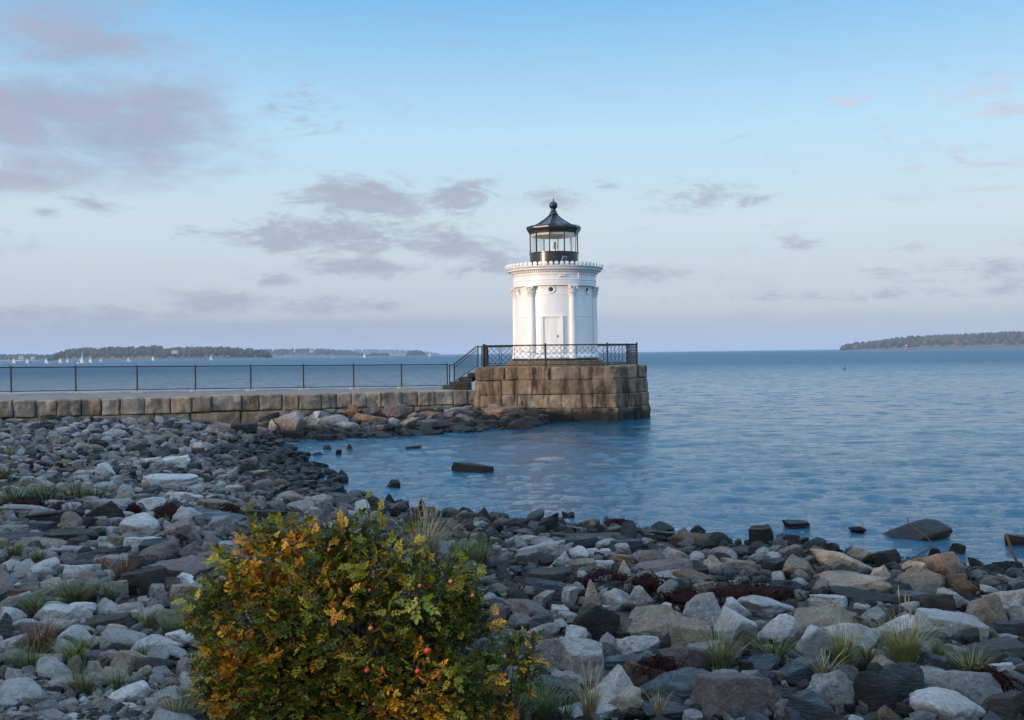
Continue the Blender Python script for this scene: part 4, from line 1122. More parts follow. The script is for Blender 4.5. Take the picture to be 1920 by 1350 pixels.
# ------------------------------------------------------------------ rocks
def proto(kind, sub, seed):
    V, F = ico(sub) if sub not in proto.c else proto.c[sub]
    proto.c[sub] = (V, F)
    rs = np.random.default_rng(seed)
    if kind == 'R': k, p, dmin = 18, 11.0, 0.76
    elif kind == 'B': k, p, dmin = 5, 60.0, 0.85
    elif kind == 'Y': k, p, dmin = 6, 60.0, 0.62
    elif kind == 'F': k, p, dmin = 9, 60.0, 0.66
    else: k, p, dmin = 10, 60.0, 0.55
    N = rs.normal(size=(k, 3)); N /= np.linalg.norm(N, axis=1)[:, None]; d = dmin + (1 - dmin) * rs.random(k)
    if kind == 'B':
        A = np.concatenate([np.eye(3), -np.eye(3)]) + rs.normal(0, .13, (6, 3)); A /= np.linalg.norm(A, axis=1)[:, None]
        N = np.concatenate([N, A]); d = np.concatenate([d * 1.05, np.full(6, .66) + .08 * rs.random(6)])
    elif kind == 'F':
        A = np.array([[0, 0, 1], [0, 0, -1]], float) + rs.normal(0, .10, (2, 3)); A /= np.linalg.norm(A, axis=1)[:, None]
        N[:, 2] *= 0.25; N /= np.linalg.norm(N, axis=1)[:, None]
        N = np.concatenate([N, A]); d = np.concatenate([d, [.55, .55]])
    elif kind == 'Y':
        a = rs.random(4) * .8 + np.arange(4) * 1.57; A = np.stack([np.cos(a), np.sin(a), np.full(4, .55) + .15 * rs.random(4)], 1); A /= np.linalg.norm(A, axis=1)[:, None]
        N = np.concatenate([N, A, [[0, 0, -1.0]]]); d = np.concatenate([d * 1.15, .48 + .12 * rs.random(4), [.6]])
    elif kind == 'A':
        A = np.array([[0, 0, 1.0], [0, 0, -1.0]]) + rs.normal(0, .3, (2, 3)); A /= np.linalg.norm(A, axis=1)[:, None]
        N = np.concatenate([N, A]); d = np.concatenate([d, [.6, .6]])
    q = np.maximum(V @ N.T, 1e-4) / d[None]
    r = (q ** p).sum(1) ** (-1 / p)
    r = np.minimum(r, 1.6)
    P = V * r[:, None]
    off = rs.random(3) * 40
    amp = 1.0 if kind != 'R' else 0.8
    nz = 0.07 * fbm(P * 1.6 + off, 2) + 0.036 * fbm(P * 4.5 + off, 3, 0.6)
    if sub >= 4: nz = nz + 0.018 * fbm(P * 13 + off, 2, 0.6) - 0.03 * np.clip(0.25 - np.abs(vnoise(P * 2.3 + off + 9)), 0, 1) * 1.3
    P = P * (1 + amp * nz)[:, None]
    if kind == 'F':
        st = 0.05 * vnoise(np.stack([P[:, 0] * .8 + off[0], P[:, 1] * .8, P[:, 2] * 9 + off[2]], 1))
        P[:, :2] *= (1 + st)[:, None]
    lo, hi = P.min(0), P.max(0)
    return ((P - (lo + hi) / 2) / ((hi - lo) / 2)), F
proto.c = {}
KN = {'A': 10, 'R': 8, 'F': 7, 'B': 6, 'Y': 4}
PROTO = {}
for ki, (k, n) in enumerate(KN.items()):
    PROTO[k] = []
    for j in range(n):
        P, F = proto(k, 5, 1000 + ki * 50 + j)
        me = np_mesh("rock_" + k, P, F)
        PROTO[k].append(me)

# (region, cx, cy, w, h, stone, form) in pixels of an enlarged view of that part of the photograph
REG = {'1': (960, 930, 3.2148), '2': (1380, 930, 3.2148), '3': (0, 1000, 3.857), '8': (0, 780, 2.743), '4': (500, 780, 2.56), '5': (400, 620, 4.174), '6': (820, 620, 4.571)}
TAB = """
1 335 118 75 40 W A|1 45 175 110 80 D A|1 470 175 110 75 T A|1 360 200 130 42 P F|1 570 212 190 34 T F|1 90 265 140 46 G F|1 480 248 460 62 D F|1 400 280 210 58 S F
1 570 283 130 52 P R|1 690 305 170 74 S F|1 820 292 90 80 G A|1 905 235 150 60 D A|1 900 185 130 50 W R|1 1080 262 220 85 O R|1 1115 212 90 62 G A|1 1240 270 110 90 W R
1 1490 245 140 110 W B|1 300 385 130 95 P Y|1 170 340 280 110 G F|1 400 352 110 80 P A|1 530 348 150 62 P F|1 690 395 180 72 O F|1 425 435 140 82 T B|1 545 418 160 62 P F
1 675 475 145 150 T Y|1 820 392 180 120 K R|1 980 382 190 120 K A|1 900 440 350 90 K F|1 370 502 150 52 T F|1 240 500 240 100 D F|1 480 600 135 170 K Y|1 220 570 200 110 S F
1 240 447 220 52 T F|1 1130 470 100 72 D B|1 1210 430 90 120 T A|1 1370 430 190 78 T B|1 1270 370 150 100 G R|1 1165 572 130 92 T B|1 1080 500 230 80 O F|1 960 490 240 84 G R
1 940 570 120 92 G R|1 1090 615 80 62 G B|1 770 625 170 145 G A|1 630 630 170 105 G A|1 500 775 270 225 D A|1 105 680 210 120 K A|1 190 620 110 95 G A|1 350 610 90 100 P A
1 290 700 100 64 G B|1 180 758 220 105 S R|1 50 758 120 84 G R|1 180 830 190 115 G R|1 840 795 330 200 T A|1 1070 850 210 175 T B|1 1155 690 220 175 G A|1 900 690 110 80 P A
1 700 800 130 112 G A|1 1340 690 180 125 P A|1 1500 660 290 110 P R|1 1355 812 210 205 P A|1 1600 820 230 185 P R|1 385 860 125 122 P A|1 230 960 160 175 G B|1 420 1000 240 205 G B
1 590 905 130 122 G A|1 750 900 250 122 P A|1 735 1002 330 92 S F|1 805 845 90 76 G R|1 1050 990 300 170 K A|1 590 1170 430 300 P Y|1 660 1250 200 170 T A|1 790 1062 240 112 O F
1 980 1160 440 205 S A|1 250 1172 300 165 S B|1 470 1312 340 84 P F|1 930 1310 300 88 S F|1 1380 1210 520 290 K A|1 1290 1100 160 112 G R|1 1440 1100 150 84 G A|1 1160 920 200 62 P F
2 370 180 150 52 W F|2 735 200 90 38 W R|2 1090 218 370 118 W R|2 1340 322 80 62 W A|2 1690 268 160 66 W F|2 1205 345 80 62 W A|2 320 272 140 92 W A|2 470 300 130 72 W R
2 150 322 150 84 D R|2 330 345 130 92 T A|2 490 345 80 84 T A|2 225 375 90 64 P R|2 620 400 300 145 T A|2 390 450 230 145 T A|2 230 430 130 84 S A|2 770 370 160 94 T A
2 900 382 160 92 D A|2 620 490 240 92 T R|2 690 542 380 122 T F|2 860 492 130 134 T A|2 1080 442 150 92 T A|2 1230 420 290 145 O A|2 1150 520 330 155 T A|2 1380 540 180 112 O A
2 1540 460 150 92 W R|2 1650 430 180 84 W A|2 1620 515 150 74 T A|2 1530 572 100 62 G R|2 810 622 450 84 D F|2 1290 632 200 122 P A|2 1200 662 180 122 D B|2 1060 622 200 84 S F
2 1520 700 200 184 T A|2 1640 622 250 122 G A|2 1700 712 130 112 P A|2 1300 800 350 165 P B|2 490 760 450 225 T A|2 560 642 200 84 P F|2 465 890 200 205 P A|2 700 850 300 175 P A
2 830 722 130 84 G R|2 1000 790 220 112 P R|2 890 832 130 92 P A|2 1130 872 220 92 S A|2 1550 922 350 92 D F|2 1500 982 230 92 D A|2 1240 1032 230 112 S F|2 1340 1040 110 122 D B
2 1160 1072 180 104 O R|2 890 1022 150 104 T R|2 400 1062 260 134 S A|2 180 1022 190 94 S A|2 990 1142 240 235 S R|2 700 1112 250 104 S A|2 550 1182 320 255 G A|2 840 1192 220 245 D R
2 880 1320 200 122 O Y|2 1350 1150 560 205 G A|2 1250 1272 400 205 P R|2 1590 1272 330 185 D A|2 430 1292 280 185 S A|2 1600 1042 150 74 P F|2 1030 1302 120 84 D R|2 1660 800 160 90 S F
3 180 52 380 92 S F|3 310 92 330 62 T F|3 520 130 300 54 P F|3 750 152 350 84 S F|3 820 202 250 92 G A|3 845 67 110 92 T B|3 1030 72 240 100 P F|3 1130 107 190 104 S B
3 1130 162 300 172 K R|3 1380 142 190 134 K A|3 1300 265 420 155 K A|3 1560 72 170 112 K A|3 1500 182 200 114 K R|3 1570 240 150 104 T R|3 740 120 120 54 O R|3 325 270 180 144 P R
3 460 262 200 92 P A|3 600 287 230 122 P F|3 60 252 130 84 P A|3 40 362 140 165 P A|3 180 262 130 124 G A|3 220 322 80 104 G Y|3 160 377 100 44 P F|3 370 377 200 94 T R
3 130 432 270 84 O F|3 150 487 150 104 P R|3 70 522 180 124 K R|3 630 432 150 104 O R|3 575 382 100 94 G R|3 870 402 140 114 P B|3 990 232 110 134 S A|3 1090 352 300 184 D A
3 1350 345 180 92 P A|3 1460 372 130 104 P R|3 1360 457 200 165 T B|3 1560 442 170 114 K R|3 1240 462 90 114 S A|3 1230 392 150 114 D A|3 90 602 180 144 P R|3 370 562 190 114 P R
3 430 602 200 134 P B|3 570 562 190 114 P R|3 600 612 150 104 G R|3 765 542 180 124 P R|3 900 562 270 114 K R|3 760 652 330 104 D F|3 960 592 120 64 P R|3 1080 592 190 114 G R
3 1230 622 240 134 K R|3 30 692 110 204 S R|3 190 682 230 124 P A|3 400 672 220 124 P R|3 540 752 240 144 P R|3 480 842 150 134 P R|3 100 802 190 114 G R|3 90 892 200 124 G R
3 840 702 160 94 T R|3 700 782 130 94 G R|3 910 792 320 165 P R|3 1130 822 340 155 P R|3 1380 742 260 114 P A|3 1270 862 180 84 G R|3 780 902 190 124 K R|3 920 942 220 165 T A
3 1130 902 160 94 P R|3 1140 962 280 124 D R|3 1040 1012 110 104 T R|3 1380 952 200 194 G R|3 690 967 120 84 P A|3 570 892 180 114 G R|3 350 932 280 64 T F|3 390 1002 260 165 P R
3 430 1082 200 94 G R|3 690 1052 160 84 G R|3 840 1022 180 94 T A|3 980 1062 100 84 G R|3 140 1032 190 114 G A|3 170 1152 340 155 P R|3 400 1152 100 64 D R|3 1350 1062 100 94 P R
3 940 1172 240 144 P R|3 1210 1177 230 94 P A|3 1440 1122 260 134 G R|3 1570 1122 100 155 P R|3 500 1240 140 84 G R|3 590 1220 80 54 P A|3 700 1232 110 64 T R|3 810 1252 110 94 G A
3 920 1262 120 64 P R|3 1240 1272 150 144 T R|3 1400 1272 80 94 T R|3 380 1322 200 84 P R|3 520 1332 180 64 P R|3 60 1240 140 70 G F|3 1080 1270 130 60 G R
8 560 472 190 114 P A|8 770 467 140 84 P R|8 940 422 180 74 P A|8 960 522 130 104 P A|8 720 572 180 124 P R|8 550 502 150 114 D A|8 360 562 100 114 K R|8 215 582 120 64 S B
8 360 627 220 64 D F|8 280 522 230 64 D F|8 110 492 190 54 G F|8 1090 537 330 74 S F|8 1350 512 230 64 D F|8 1120 462 180 64 T R|8 950 602 190 124 K A|8 870 342 260 64 P F
8 1320 307 120 44 T F|8 1430 352 100 54 O R|8 1210 382 90 44 P F|8 1500 422 140 64 T R|8 1650 422 100 64 T A|8 1740 447 130 54 D A|8 1860 510 100 125 P A|8 1270 275 110 64 D R
8 1270 237 100 34 T F|8 900 237 140 49 P F|8 780 237 130 44 P F|8 540 282 90 74 P A|8 760 397 140 74 S A|8 715 177 70 54 D A|8 1030 167 70 54 P A|8 1140 560 150 84 G A
8 560 377 90 54 P R|8 855 190 60 62 S Y|8 1560 470 150 60 G A|8 620 560 90 70 G A|8 1230 470 90 50 K R|8 60 590 160 60 G F
4 990 250 185 46 W L|4 705 152 70 18 W F|4 395 147 30 28 D Y|4 290 155 50 24 S A|4 310 267 65 30 W R|4 355 302 65 38 W R|4 250 237 80 28 W F|4 365 272 50 24 W R|4 345 175 25 24 W A
4 250 185 50 22 W A|4 610 330 60 42 S A|4 740 412 80 28 D Y|4 590 405 60 56 D Y|4 975 462 100 34 W R|4 1030 480 110 74 D Y|4 1445 478 60 30 W A|4 1100 475 60 24 W F
5 600 710 200 135 K A|5 465 735 60 74 T R|5 665 657 100 64 K R|5 820 662 140 74 P A|5 735 702 100 64 T A|5 800 732 160 92 T A|5 955 712 190 94 K A|5 1050 747 180 64 G R
5 1100 622 100 84 O A|5 1250 632 110 74 K A|5 1225 692 290 64 O F|5 1270 775 190 64 G F|5 1440 642 160 114 K A|5 1410 722 90 72 P A|5 1515 745 150 130 T A|5 1550 677 90 54 K R
5 1700 672 180 74 O R|5 1780 775 240 74 D F|5 1830 645 180 64 T A|5 70 752 160 64 K F|5 650 812 180 64 W F|5 950 812 110 94 D A|5 380 772 90 34 P F|5 240 752 180 64 D F
6 490 645 90 34 P A|6 560 702 330 84 O F|6 800 712 120 50 D F|6 230 792 220 130 K A|6 480 802 200 64 D F|6 700 812 190 94 D A|6 80 832 240 104 D R|6 150 702 260 74 K F
"""
rockspec = []
for ln in TAB.strip().split("\n"):
    for it in ln.split("|"):
        g, cx, cy, w, h, c, f = it.split()
        ox, oy, s = REG[g]
        rockspec.append((ox + float(cx) / s, oy + float(cy) / s, float(w) / s, float(h) / s, c, f, g))
rr = random.Random(21)
PLACED = []       # px, py, rx, ry, depth
def place_rock(px, py, w, h, stone, form, reg):
    long_slab = form == 'L'
    if long_slab: form = 'F'
    d0 = on_ground(px, py + h * 0.36)
    if reg in '56':      # the tumbled boulders at the wall foot lie along the wall
        wallY = WF0.y + (d0.x - WF0.x) * WD.y / WD.x if d0.x < -1.7 else 45.0
        Y = min(d0.y, wallY - 0.35) if d0.y > wallY - 2.5 else d0.y
        Y = wallY - 0.3 - max(0.0, py + h * 0.36 - 772) * 0.12
        d0 = at_y(px, py + h * 0.36, max(Y, 37.5))
    depth = d0.y
    W = w * 1.18 * depth / FPX; H = h * 1.32 * depth / FPX
    th = math.atan2(EYE.z - max(d0.z, 0), depth)
    lr = {'F': rr.uniform(.55, .8), 'A': rr.uniform(.6, .95), 'B': rr.uniform(.6, .85), 'R': rr.uniform(.65, .95), 'Y': rr.uniform(.6, .85)}[form]
    a = W / 2 * lr
    a = min(a, 0.92 * (H / 2) / max(math.sin(th), 1e-3))
    c2 = (H / 2) ** 2 - (a * math.sin(th)) ** 2
    c = math.sqrt(max(c2, (H * 0.28) ** 2)) / math.cos(th)
    if long_slab: a = W * 0.13; c = H * 0.42
    cen = at_y(px, py + h * 0.05, depth + a * 0.6)
    if stone != 'W' or reg not in '24': pass
    o = bpy.data.objects.new("boulder" if W > 0.35 else "rock", None)
    me = rr.choice(PROTO[form])
    o = bpy.data.objects.new("boulder" if max(W, c * 2) > 0.32 else "beach_stone", me)
    COL.objects.link(o)
    flip = rr.choice([-1, 1])
    o.scale = (W / 2, a, c)
    R = Matrix.Rotation(rr.uniform(-.16, .16), 3, 'Y') @ Matrix.Rotation(rr.uniform(-.12, .12), 3, 'X')
    if long_slab: R = Matrix.Rotation(0.09, 3, 'Y') @ Matrix.Rotation(-0.3, 3, 'Z')
    if form in 'ABFR' and not long_slab:
        R = R @ Matrix.Rotation(math.pi if rr.random() < .5 else 0, 3, 'Z')
        if form != 'F' and rr.random() < .3: R = R @ Matrix.Rotation(math.pi, 3, 'X')
    o.rotation_euler = R.to_euler(); o.location = cen
    if not me.materials: me.materials.append(ROCK['P'])
    o.material_slots[0].link = 'OBJECT'; o.material_slots[0].material = ROCK[stone]
    # sit down on the ground: if the underside floats, deepen the stone (its top stays where it is)
    bot = cen.z - c; gr = gz(cen.x, cen.y)
    if bot > gr - 0.02:
        top = cen.z + c; nb = gr - 0.06
        if top - nb < 3.2 * c + 0.25: c = (top - nb) / 2; o.location.z = (top + nb) / 2; o.scale[2] = c
    PLACED.append((px, py, w / 2, h / 2, depth, stone, form, o, W, reg))
for spec in rockspec: place_rock(*spec)

# ---- labels: kind of stone, form, and where it lies, ranked by size inside its neighbourhood
STW = {'P': "pale grey", 'G': "mid grey", 'K': "pinkish granite", 'T': "tan", 'O': "rusty brown", 'S': "blue grey slate", 'D': "dark brown", 'W': "wet black"}
FOW = {'A': "angular", 'B': "blocky", 'F': "flat", 'R': "rounded", 'Y': "pointed"}
def zone(px, py, reg):
    if reg == '5': return "tumbled against the causeway wall" if px > 500 else "under the causeway wall above the beach"
    if reg == '6': return "heaped against the pier foot"
    if reg == '4': return "standing in the cove water" if py < 915 else "at the cove edge behind the rose bush"
    if px < 480:
        if py < 905: return "on the slope under the causeway"
        if py < 985: return "between the causeway and the grassy beach patch"
        if py < 1065: return "across the beach from the rose bush top"
        if py < 1140: return "in the belt beside the bush shoulder"
        if py < 1225: return "in the cobbles beside the bush middle"
        if py < 1290: return "in the cobbles beside the bush base"
        return "in the nearest gravel beside the bush"
    if px < 900:
        if py < 920: return "on the dark shelf beside the cove"
        return "above the rose bush by the water"
    if px < 1130:
        if py < 1035: return "on the cove shoreline past the bush"
        if py < 1120: return "mid bank just past the bush"
        if py < 1230: return "close beside the bush flank"
        return "nearest the viewer past the bush"
    if px < 1420:
        if py < 1010: return "on the waterline below the tower reflection"
        if py < 1065: return "in the band under the waterline, mid bank"
        if py < 1120: return "by the maroon seaweed strip"
        if py < 1210: return "below the maroon seaweed strip"
        return "in the front row between bush and grass"
    if px < 1660:
        if py < 1035: return "at the water past the reflection"
        if py < 1115: return "upslope of the tall grass tufts"
        if py < 1215: return "just behind the tall grass tufts"
        return "in front of the tall grass tufts"
    if py < 1045: return "off the shore by the rusty bars"
    if py < 1120: return "on the shore by the rusty bars"
    if py < 1215: return "around the big white boulder, far side"
    if py < 1270: return "below the big white boulder"
    return "nearest the viewer beyond the grass"
ORD = ["largest", "second largest", "third largest", "fourth largest", "fifth largest", "sixth largest", "seventh largest", "eighth largest", "ninth largest", "tenth largest"] + [w + " largest" for w in ("eleventh", "twelfth", "thirteenth", "fourteenth", "fifteenth", "sixteenth", "seventeenth", "eighteenth", "nineteenth", "twentieth")]
from collections import defaultdict
grp = defaultdict(list)
for p in PLACED: grp[(p[5], zone(p[0], p[1], p[9]))].append(p)
for (st, zn), L in grp.items():
    L.sort(key=lambda p: -p[2] * p[3])
    for i, p in enumerate(L):
        word = "boulder" if p[7].name.startswith("boulder") else "stone"
        fw = FOW[p[6]]
        if len(L) == 1: lab = f"{fw} {STW[st]} {word}, the only {STW[st].split()[0]} one {zn}"
        else: lab = f"{fw} {STW[st]} {word}, {ORD[i]} of that colour {zn}"
        if len(lab.split()) > 16: lab = lab.replace(" of that colour", "").replace(" the only " + STW[st].split()[0] + " one", " alone")
        tag(p[7], lab, "boulder" if word == "boulder" else "stone", "boulders and stones of the shore")

# ---- rubble that fills the gaps: one mass
def fill_rocks():
    sets = []
    protos = {}
    for sub in (1, 2, 3):
        protos[sub] = [proto('AAFABR'[j % 6], sub, 5000 + j) for j in range(12)]
    rs = np.random.default_rng(3)
    # candidate positions spread evenly over the picture's shore so far stones are small in view and near ones too
    VS, FS, MI, SM = [], [], [], []; base = 0
    hero = [(p[0], p[1], p[2], p[3]) for p in PLACED]
    H = np.array(hero)
    cells = {}
    def add(x, y, size, stone, flat, zoff=0.0):
        nonlocal base
        dist = math.hypot(x, y); pxs = size * FPX / max(y, 1.5)
        sub = 3 if pxs > 45 else (2 if pxs > 12 else 1)
        P, F = protos[sub][rs.integers(12)]
        sx, sy, sz = size * (.8 + .5 * rs.random()), size * (.6 + .4 * rs.random()), size * (flat * (.8 + .5 * rs.random()))
        a = rs.random() * 6.283; ty = rs.normal(0, .22); c, s = math.cos(a), math.sin(a)
        Q = P * np.array([sx, sy, sz]) / 2
        Q[:, 2] += Q[:, 0] * ty
        V = np.stack([Q[:, 0] * c - Q[:, 1] * s + x, Q[:, 0] * s + Q[:, 1] * c + y, Q[:, 2] + gz(x, y) + sz * .12 + zoff], 1)
        VS.append(V); FS.append(F + base); base += len(V); MI.append(np.full(len(F), RKEYS.index(stone))); SM.append(np.full(len(F), sub >= 3))
    def stone_for(x, y, s):
        if y < 16 and x > -2 and rs.random() < .7: return rs.choice(['D', 'S', 'D', 'D', 'G'])  # near fill mostly dark stones: shade of the gaps put into their colour
        nz = float(vnoise(np.array([[x * .35, y * .35, 7.0]]))[0])
        if s < 0.35 + 0.5 * nz: return rs.choice(['W', 'D', 'D', 'S'])
        if s < 2.2: return rs.choice(['D', 'D', 'T', 'G', 'O', 'S', 'G'])
        if s < 5: return rs.choice(['G', 'G', 'P', 'P', 'K', 'T', 'D', 'S'])
        return rs.choice(['P', 'P', 'P', 'G', 'G', 'K', 'S', 'T', 'D'])
    def try_px(px, py, lo, hi, inner=0.62):
        p = on_ground(px, py)
        if p.y > 60: return
        beyond = (p.x - WF0.x) * WNRM.x + (p.y - WF0.y) * WNRM.y
        if beyond > 0.35: return
        s = sdist(p.x, p.y)
        if s < -0.5: return
        if s < 0 and rs.random() < .6: return
        d = np.hypot((H[:, 0] - px) / H[:, 2], (H[:, 1] - py) / H[:, 3]).min()
        size = (lo + (hi - lo) * rs.random() ** 1.6) * p.y / FPX
        size = min(max(size, 0.05), 0.62)
        if d < inner: return
        add(p.x, p.y, size, stone_for(p.x, p.y, s), rs.choice([.45, .6, .75]))
    # far slope under the causeway: many stones, sizes real (0.2 - 0.6 m)
    for _ in range(3400):
        px = rs.uniform(-120, 640); py = 788 + (950 - 788) * rs.random() ** .9
        try_px(px, py, 6, 30)
    for _ in range(1500):
        px = rs.uniform(-60, 900); py = rs.uniform(920, 1110); try_px(px, py, 10, 42)
    for _ in range(1300):
        px = rs.uniform(860, 1990); py = rs.uniform(965, 1120); try_px(px, py, 12, 42)
    for _ in range(1500):
        px = rs.uniform(900, 1990); py = rs.uniform(1080, 1370); try_px(px, py, 12, 48, .9)
    for _ in range(1500):
        px = rs.uniform(-60, 960); py = rs.uniform(1080, 1380); try_px(px, py, 10, 42, .85)
    for _ in range(1600):           # gravel at the lower corner
        px = rs.uniform(-40, 460); py = rs.uniform(1265, 1400); try_px(px, py, 5, 22)
    # dark boulders heaped along the wall foot and the near face of the pier
    for _ in range(750):
        px = rs.uniform(490, 1020); xx = at_y(px, 700, 44).x
        fy = (WF0.y + (xx - WF0.x) * WD.y / WD.x) if xx < -1.7 else 45.0
        reach = min(5.6, 1.5 + (px - 490) * .035) if px < 900 else 5.0 - (px - 900) * .022; out = rs.uniform(.05, 1.0) * reach
        yy = fy - out; p = at_y(px, 700, yy)
        sz = rs.uniform(.35, 1.0) * (1 if px < 880 else .8)
        top = (0.66 if px < 880 else .38) * (1 - out / reach) + .03
        add(p.x, yy, sz, rs.choice(['W', 'D', 'O', 'K', 'D', 'W'] if top > .2 else ['W', 'D', 'W']), .6, zoff=top - gz(p.x, yy) - sz * .28)
    # around and behind the viewer and to the sides, coarser
    for _ in range(900):
        x, y = rs.uniform(-26, 20), rs.uniform(-6, 36)
        q = to_px((x, y, 0.8))
        s = sdist(x, y)
        if s < .2 or (q[2] > 0 and -100 < q[0] < 2000 and q[1] < 1400 and y > 2): continue
        if (x - WF0.x) * WNRM.x + (y - WF0.y) * WNRM.y > .2: continue
        add(x, y, rs.uniform(.2, .6), stone_for(x, y, s), .6)
    me = np_mesh("rubble", np.concatenate(VS), np.concatenate(FS), np.concatenate(MI))
    me.polygons.foreach_set('use_smooth', np.concatenate(SM))
    o = link_mesh("rubble", me, [ROCK[k] for k in RKEYS])
    tag(o, "loose grey and brown rubble wedged in every gap between the boulders", "rubble", kind="stuff")
fill_rocks()

# ------------------------------------------------------------------ rose bush
def leaf_mat(name, transl=0.35):
    m, t, b = new_mat(name)
    at = t.n.new("ShaderNodeAttribute"); at.attribute_name = "leafcol"; at.attribute_type = 'GEOMETRY'
    b.inputs["Roughness"].default_value = 0.55; b.inputs["Specular IOR Level"].default_value = 0.35
    t.l.new(at.outputs["Color"], b.inputs["Base Color"])
    tr = t.n.new("ShaderNodeBsdfTranslucent"); t.l.new(at.outputs["Color"], tr.inputs[0])
    mx = t.n.new("ShaderNodeMixShader"); mx.inputs[0].default_value = transl
    t.l.new(b.outputs[0], mx.inputs[1]); t.l.new(tr.outputs[0], mx.inputs[2])
    o = [n for n in t.n if n.type == 'OUTPUT_MATERIAL'][0]; t.l.new(mx.outputs[0], o.inputs[0])
    return m
M_LEAF = leaf_mat("rose_leaf")
M_TWIG = simple("brown_twig", (0.07, 0.045, 0.03), 0.9, var=0.3, scale=20)
M_HIP = simple("rose_hip_skin", (0.50, 0.035, 0.012), 0.35, var=0.2, scale=30)
M_HIPO = simple("orange_hip_skin", (0.50, 0.13, 0.02), 0.4, var=0.2, scale=30)

def leaflet(L, W):
    """folded oval leaflet along +x: verts, quads"""
    xs = [0, .18, .45, .75, 1.0]; ws = [0.0, .38, .5, .36, 0.0]
    V = []
    for x, w in zip(xs, ws):
        V += [(x * L, -w * W, .12 * w * W + -.10 * L * x * x), (x * L, 0, -.12 * W - .10 * L * x * x + (.12 * W if w == 0 else 0)), (x * L, w * W, .12 * w * W - .10 * L * x * x)]
    F = [(3 * i + k, 3 * i + k + 3, 3 * i + k + 4, 3 * i + k + 1) for i in range(4) for k in (0, 1)]
    return np.array(V), np.array(F)
LV, LF = leaflet(1.0, 0.62)
def compound(rs, L, n):
    """one pinnate leaf in local space, growing along +x"""
    Vs = []
    pairs = n // 2
    for k in range(pairs):
        x = L * (0.32 + 0.5 * k / max(1, pairs - 1)) if pairs > 1 else L * .5
        for sg in (1, -1):
            l = L * 0.40 * rs.uniform(.85, 1.1); a = sg * rs.uniform(.9, 1.15); c, s = math.cos(a), math.sin(a)
            v = LV * l; tw = rs.uniform(-.35, .35); v = np.stack([v[:, 0], v[:, 1], v[:, 2] + v[:, 1] * tw], 1)
            Vs.append(np.stack([v[:, 0] * c - v[:, 1] * s + x, v[:, 0] * s + v[:, 1] * c, v[:, 2] - .25 * (x / L) ** 2 * L], 1))
    v = LV * L * .45; Vs.append(np.stack([v[:, 0] + L * .92, v[:, 1], v[:, 2] - .22 * L], 1))
    return Vs

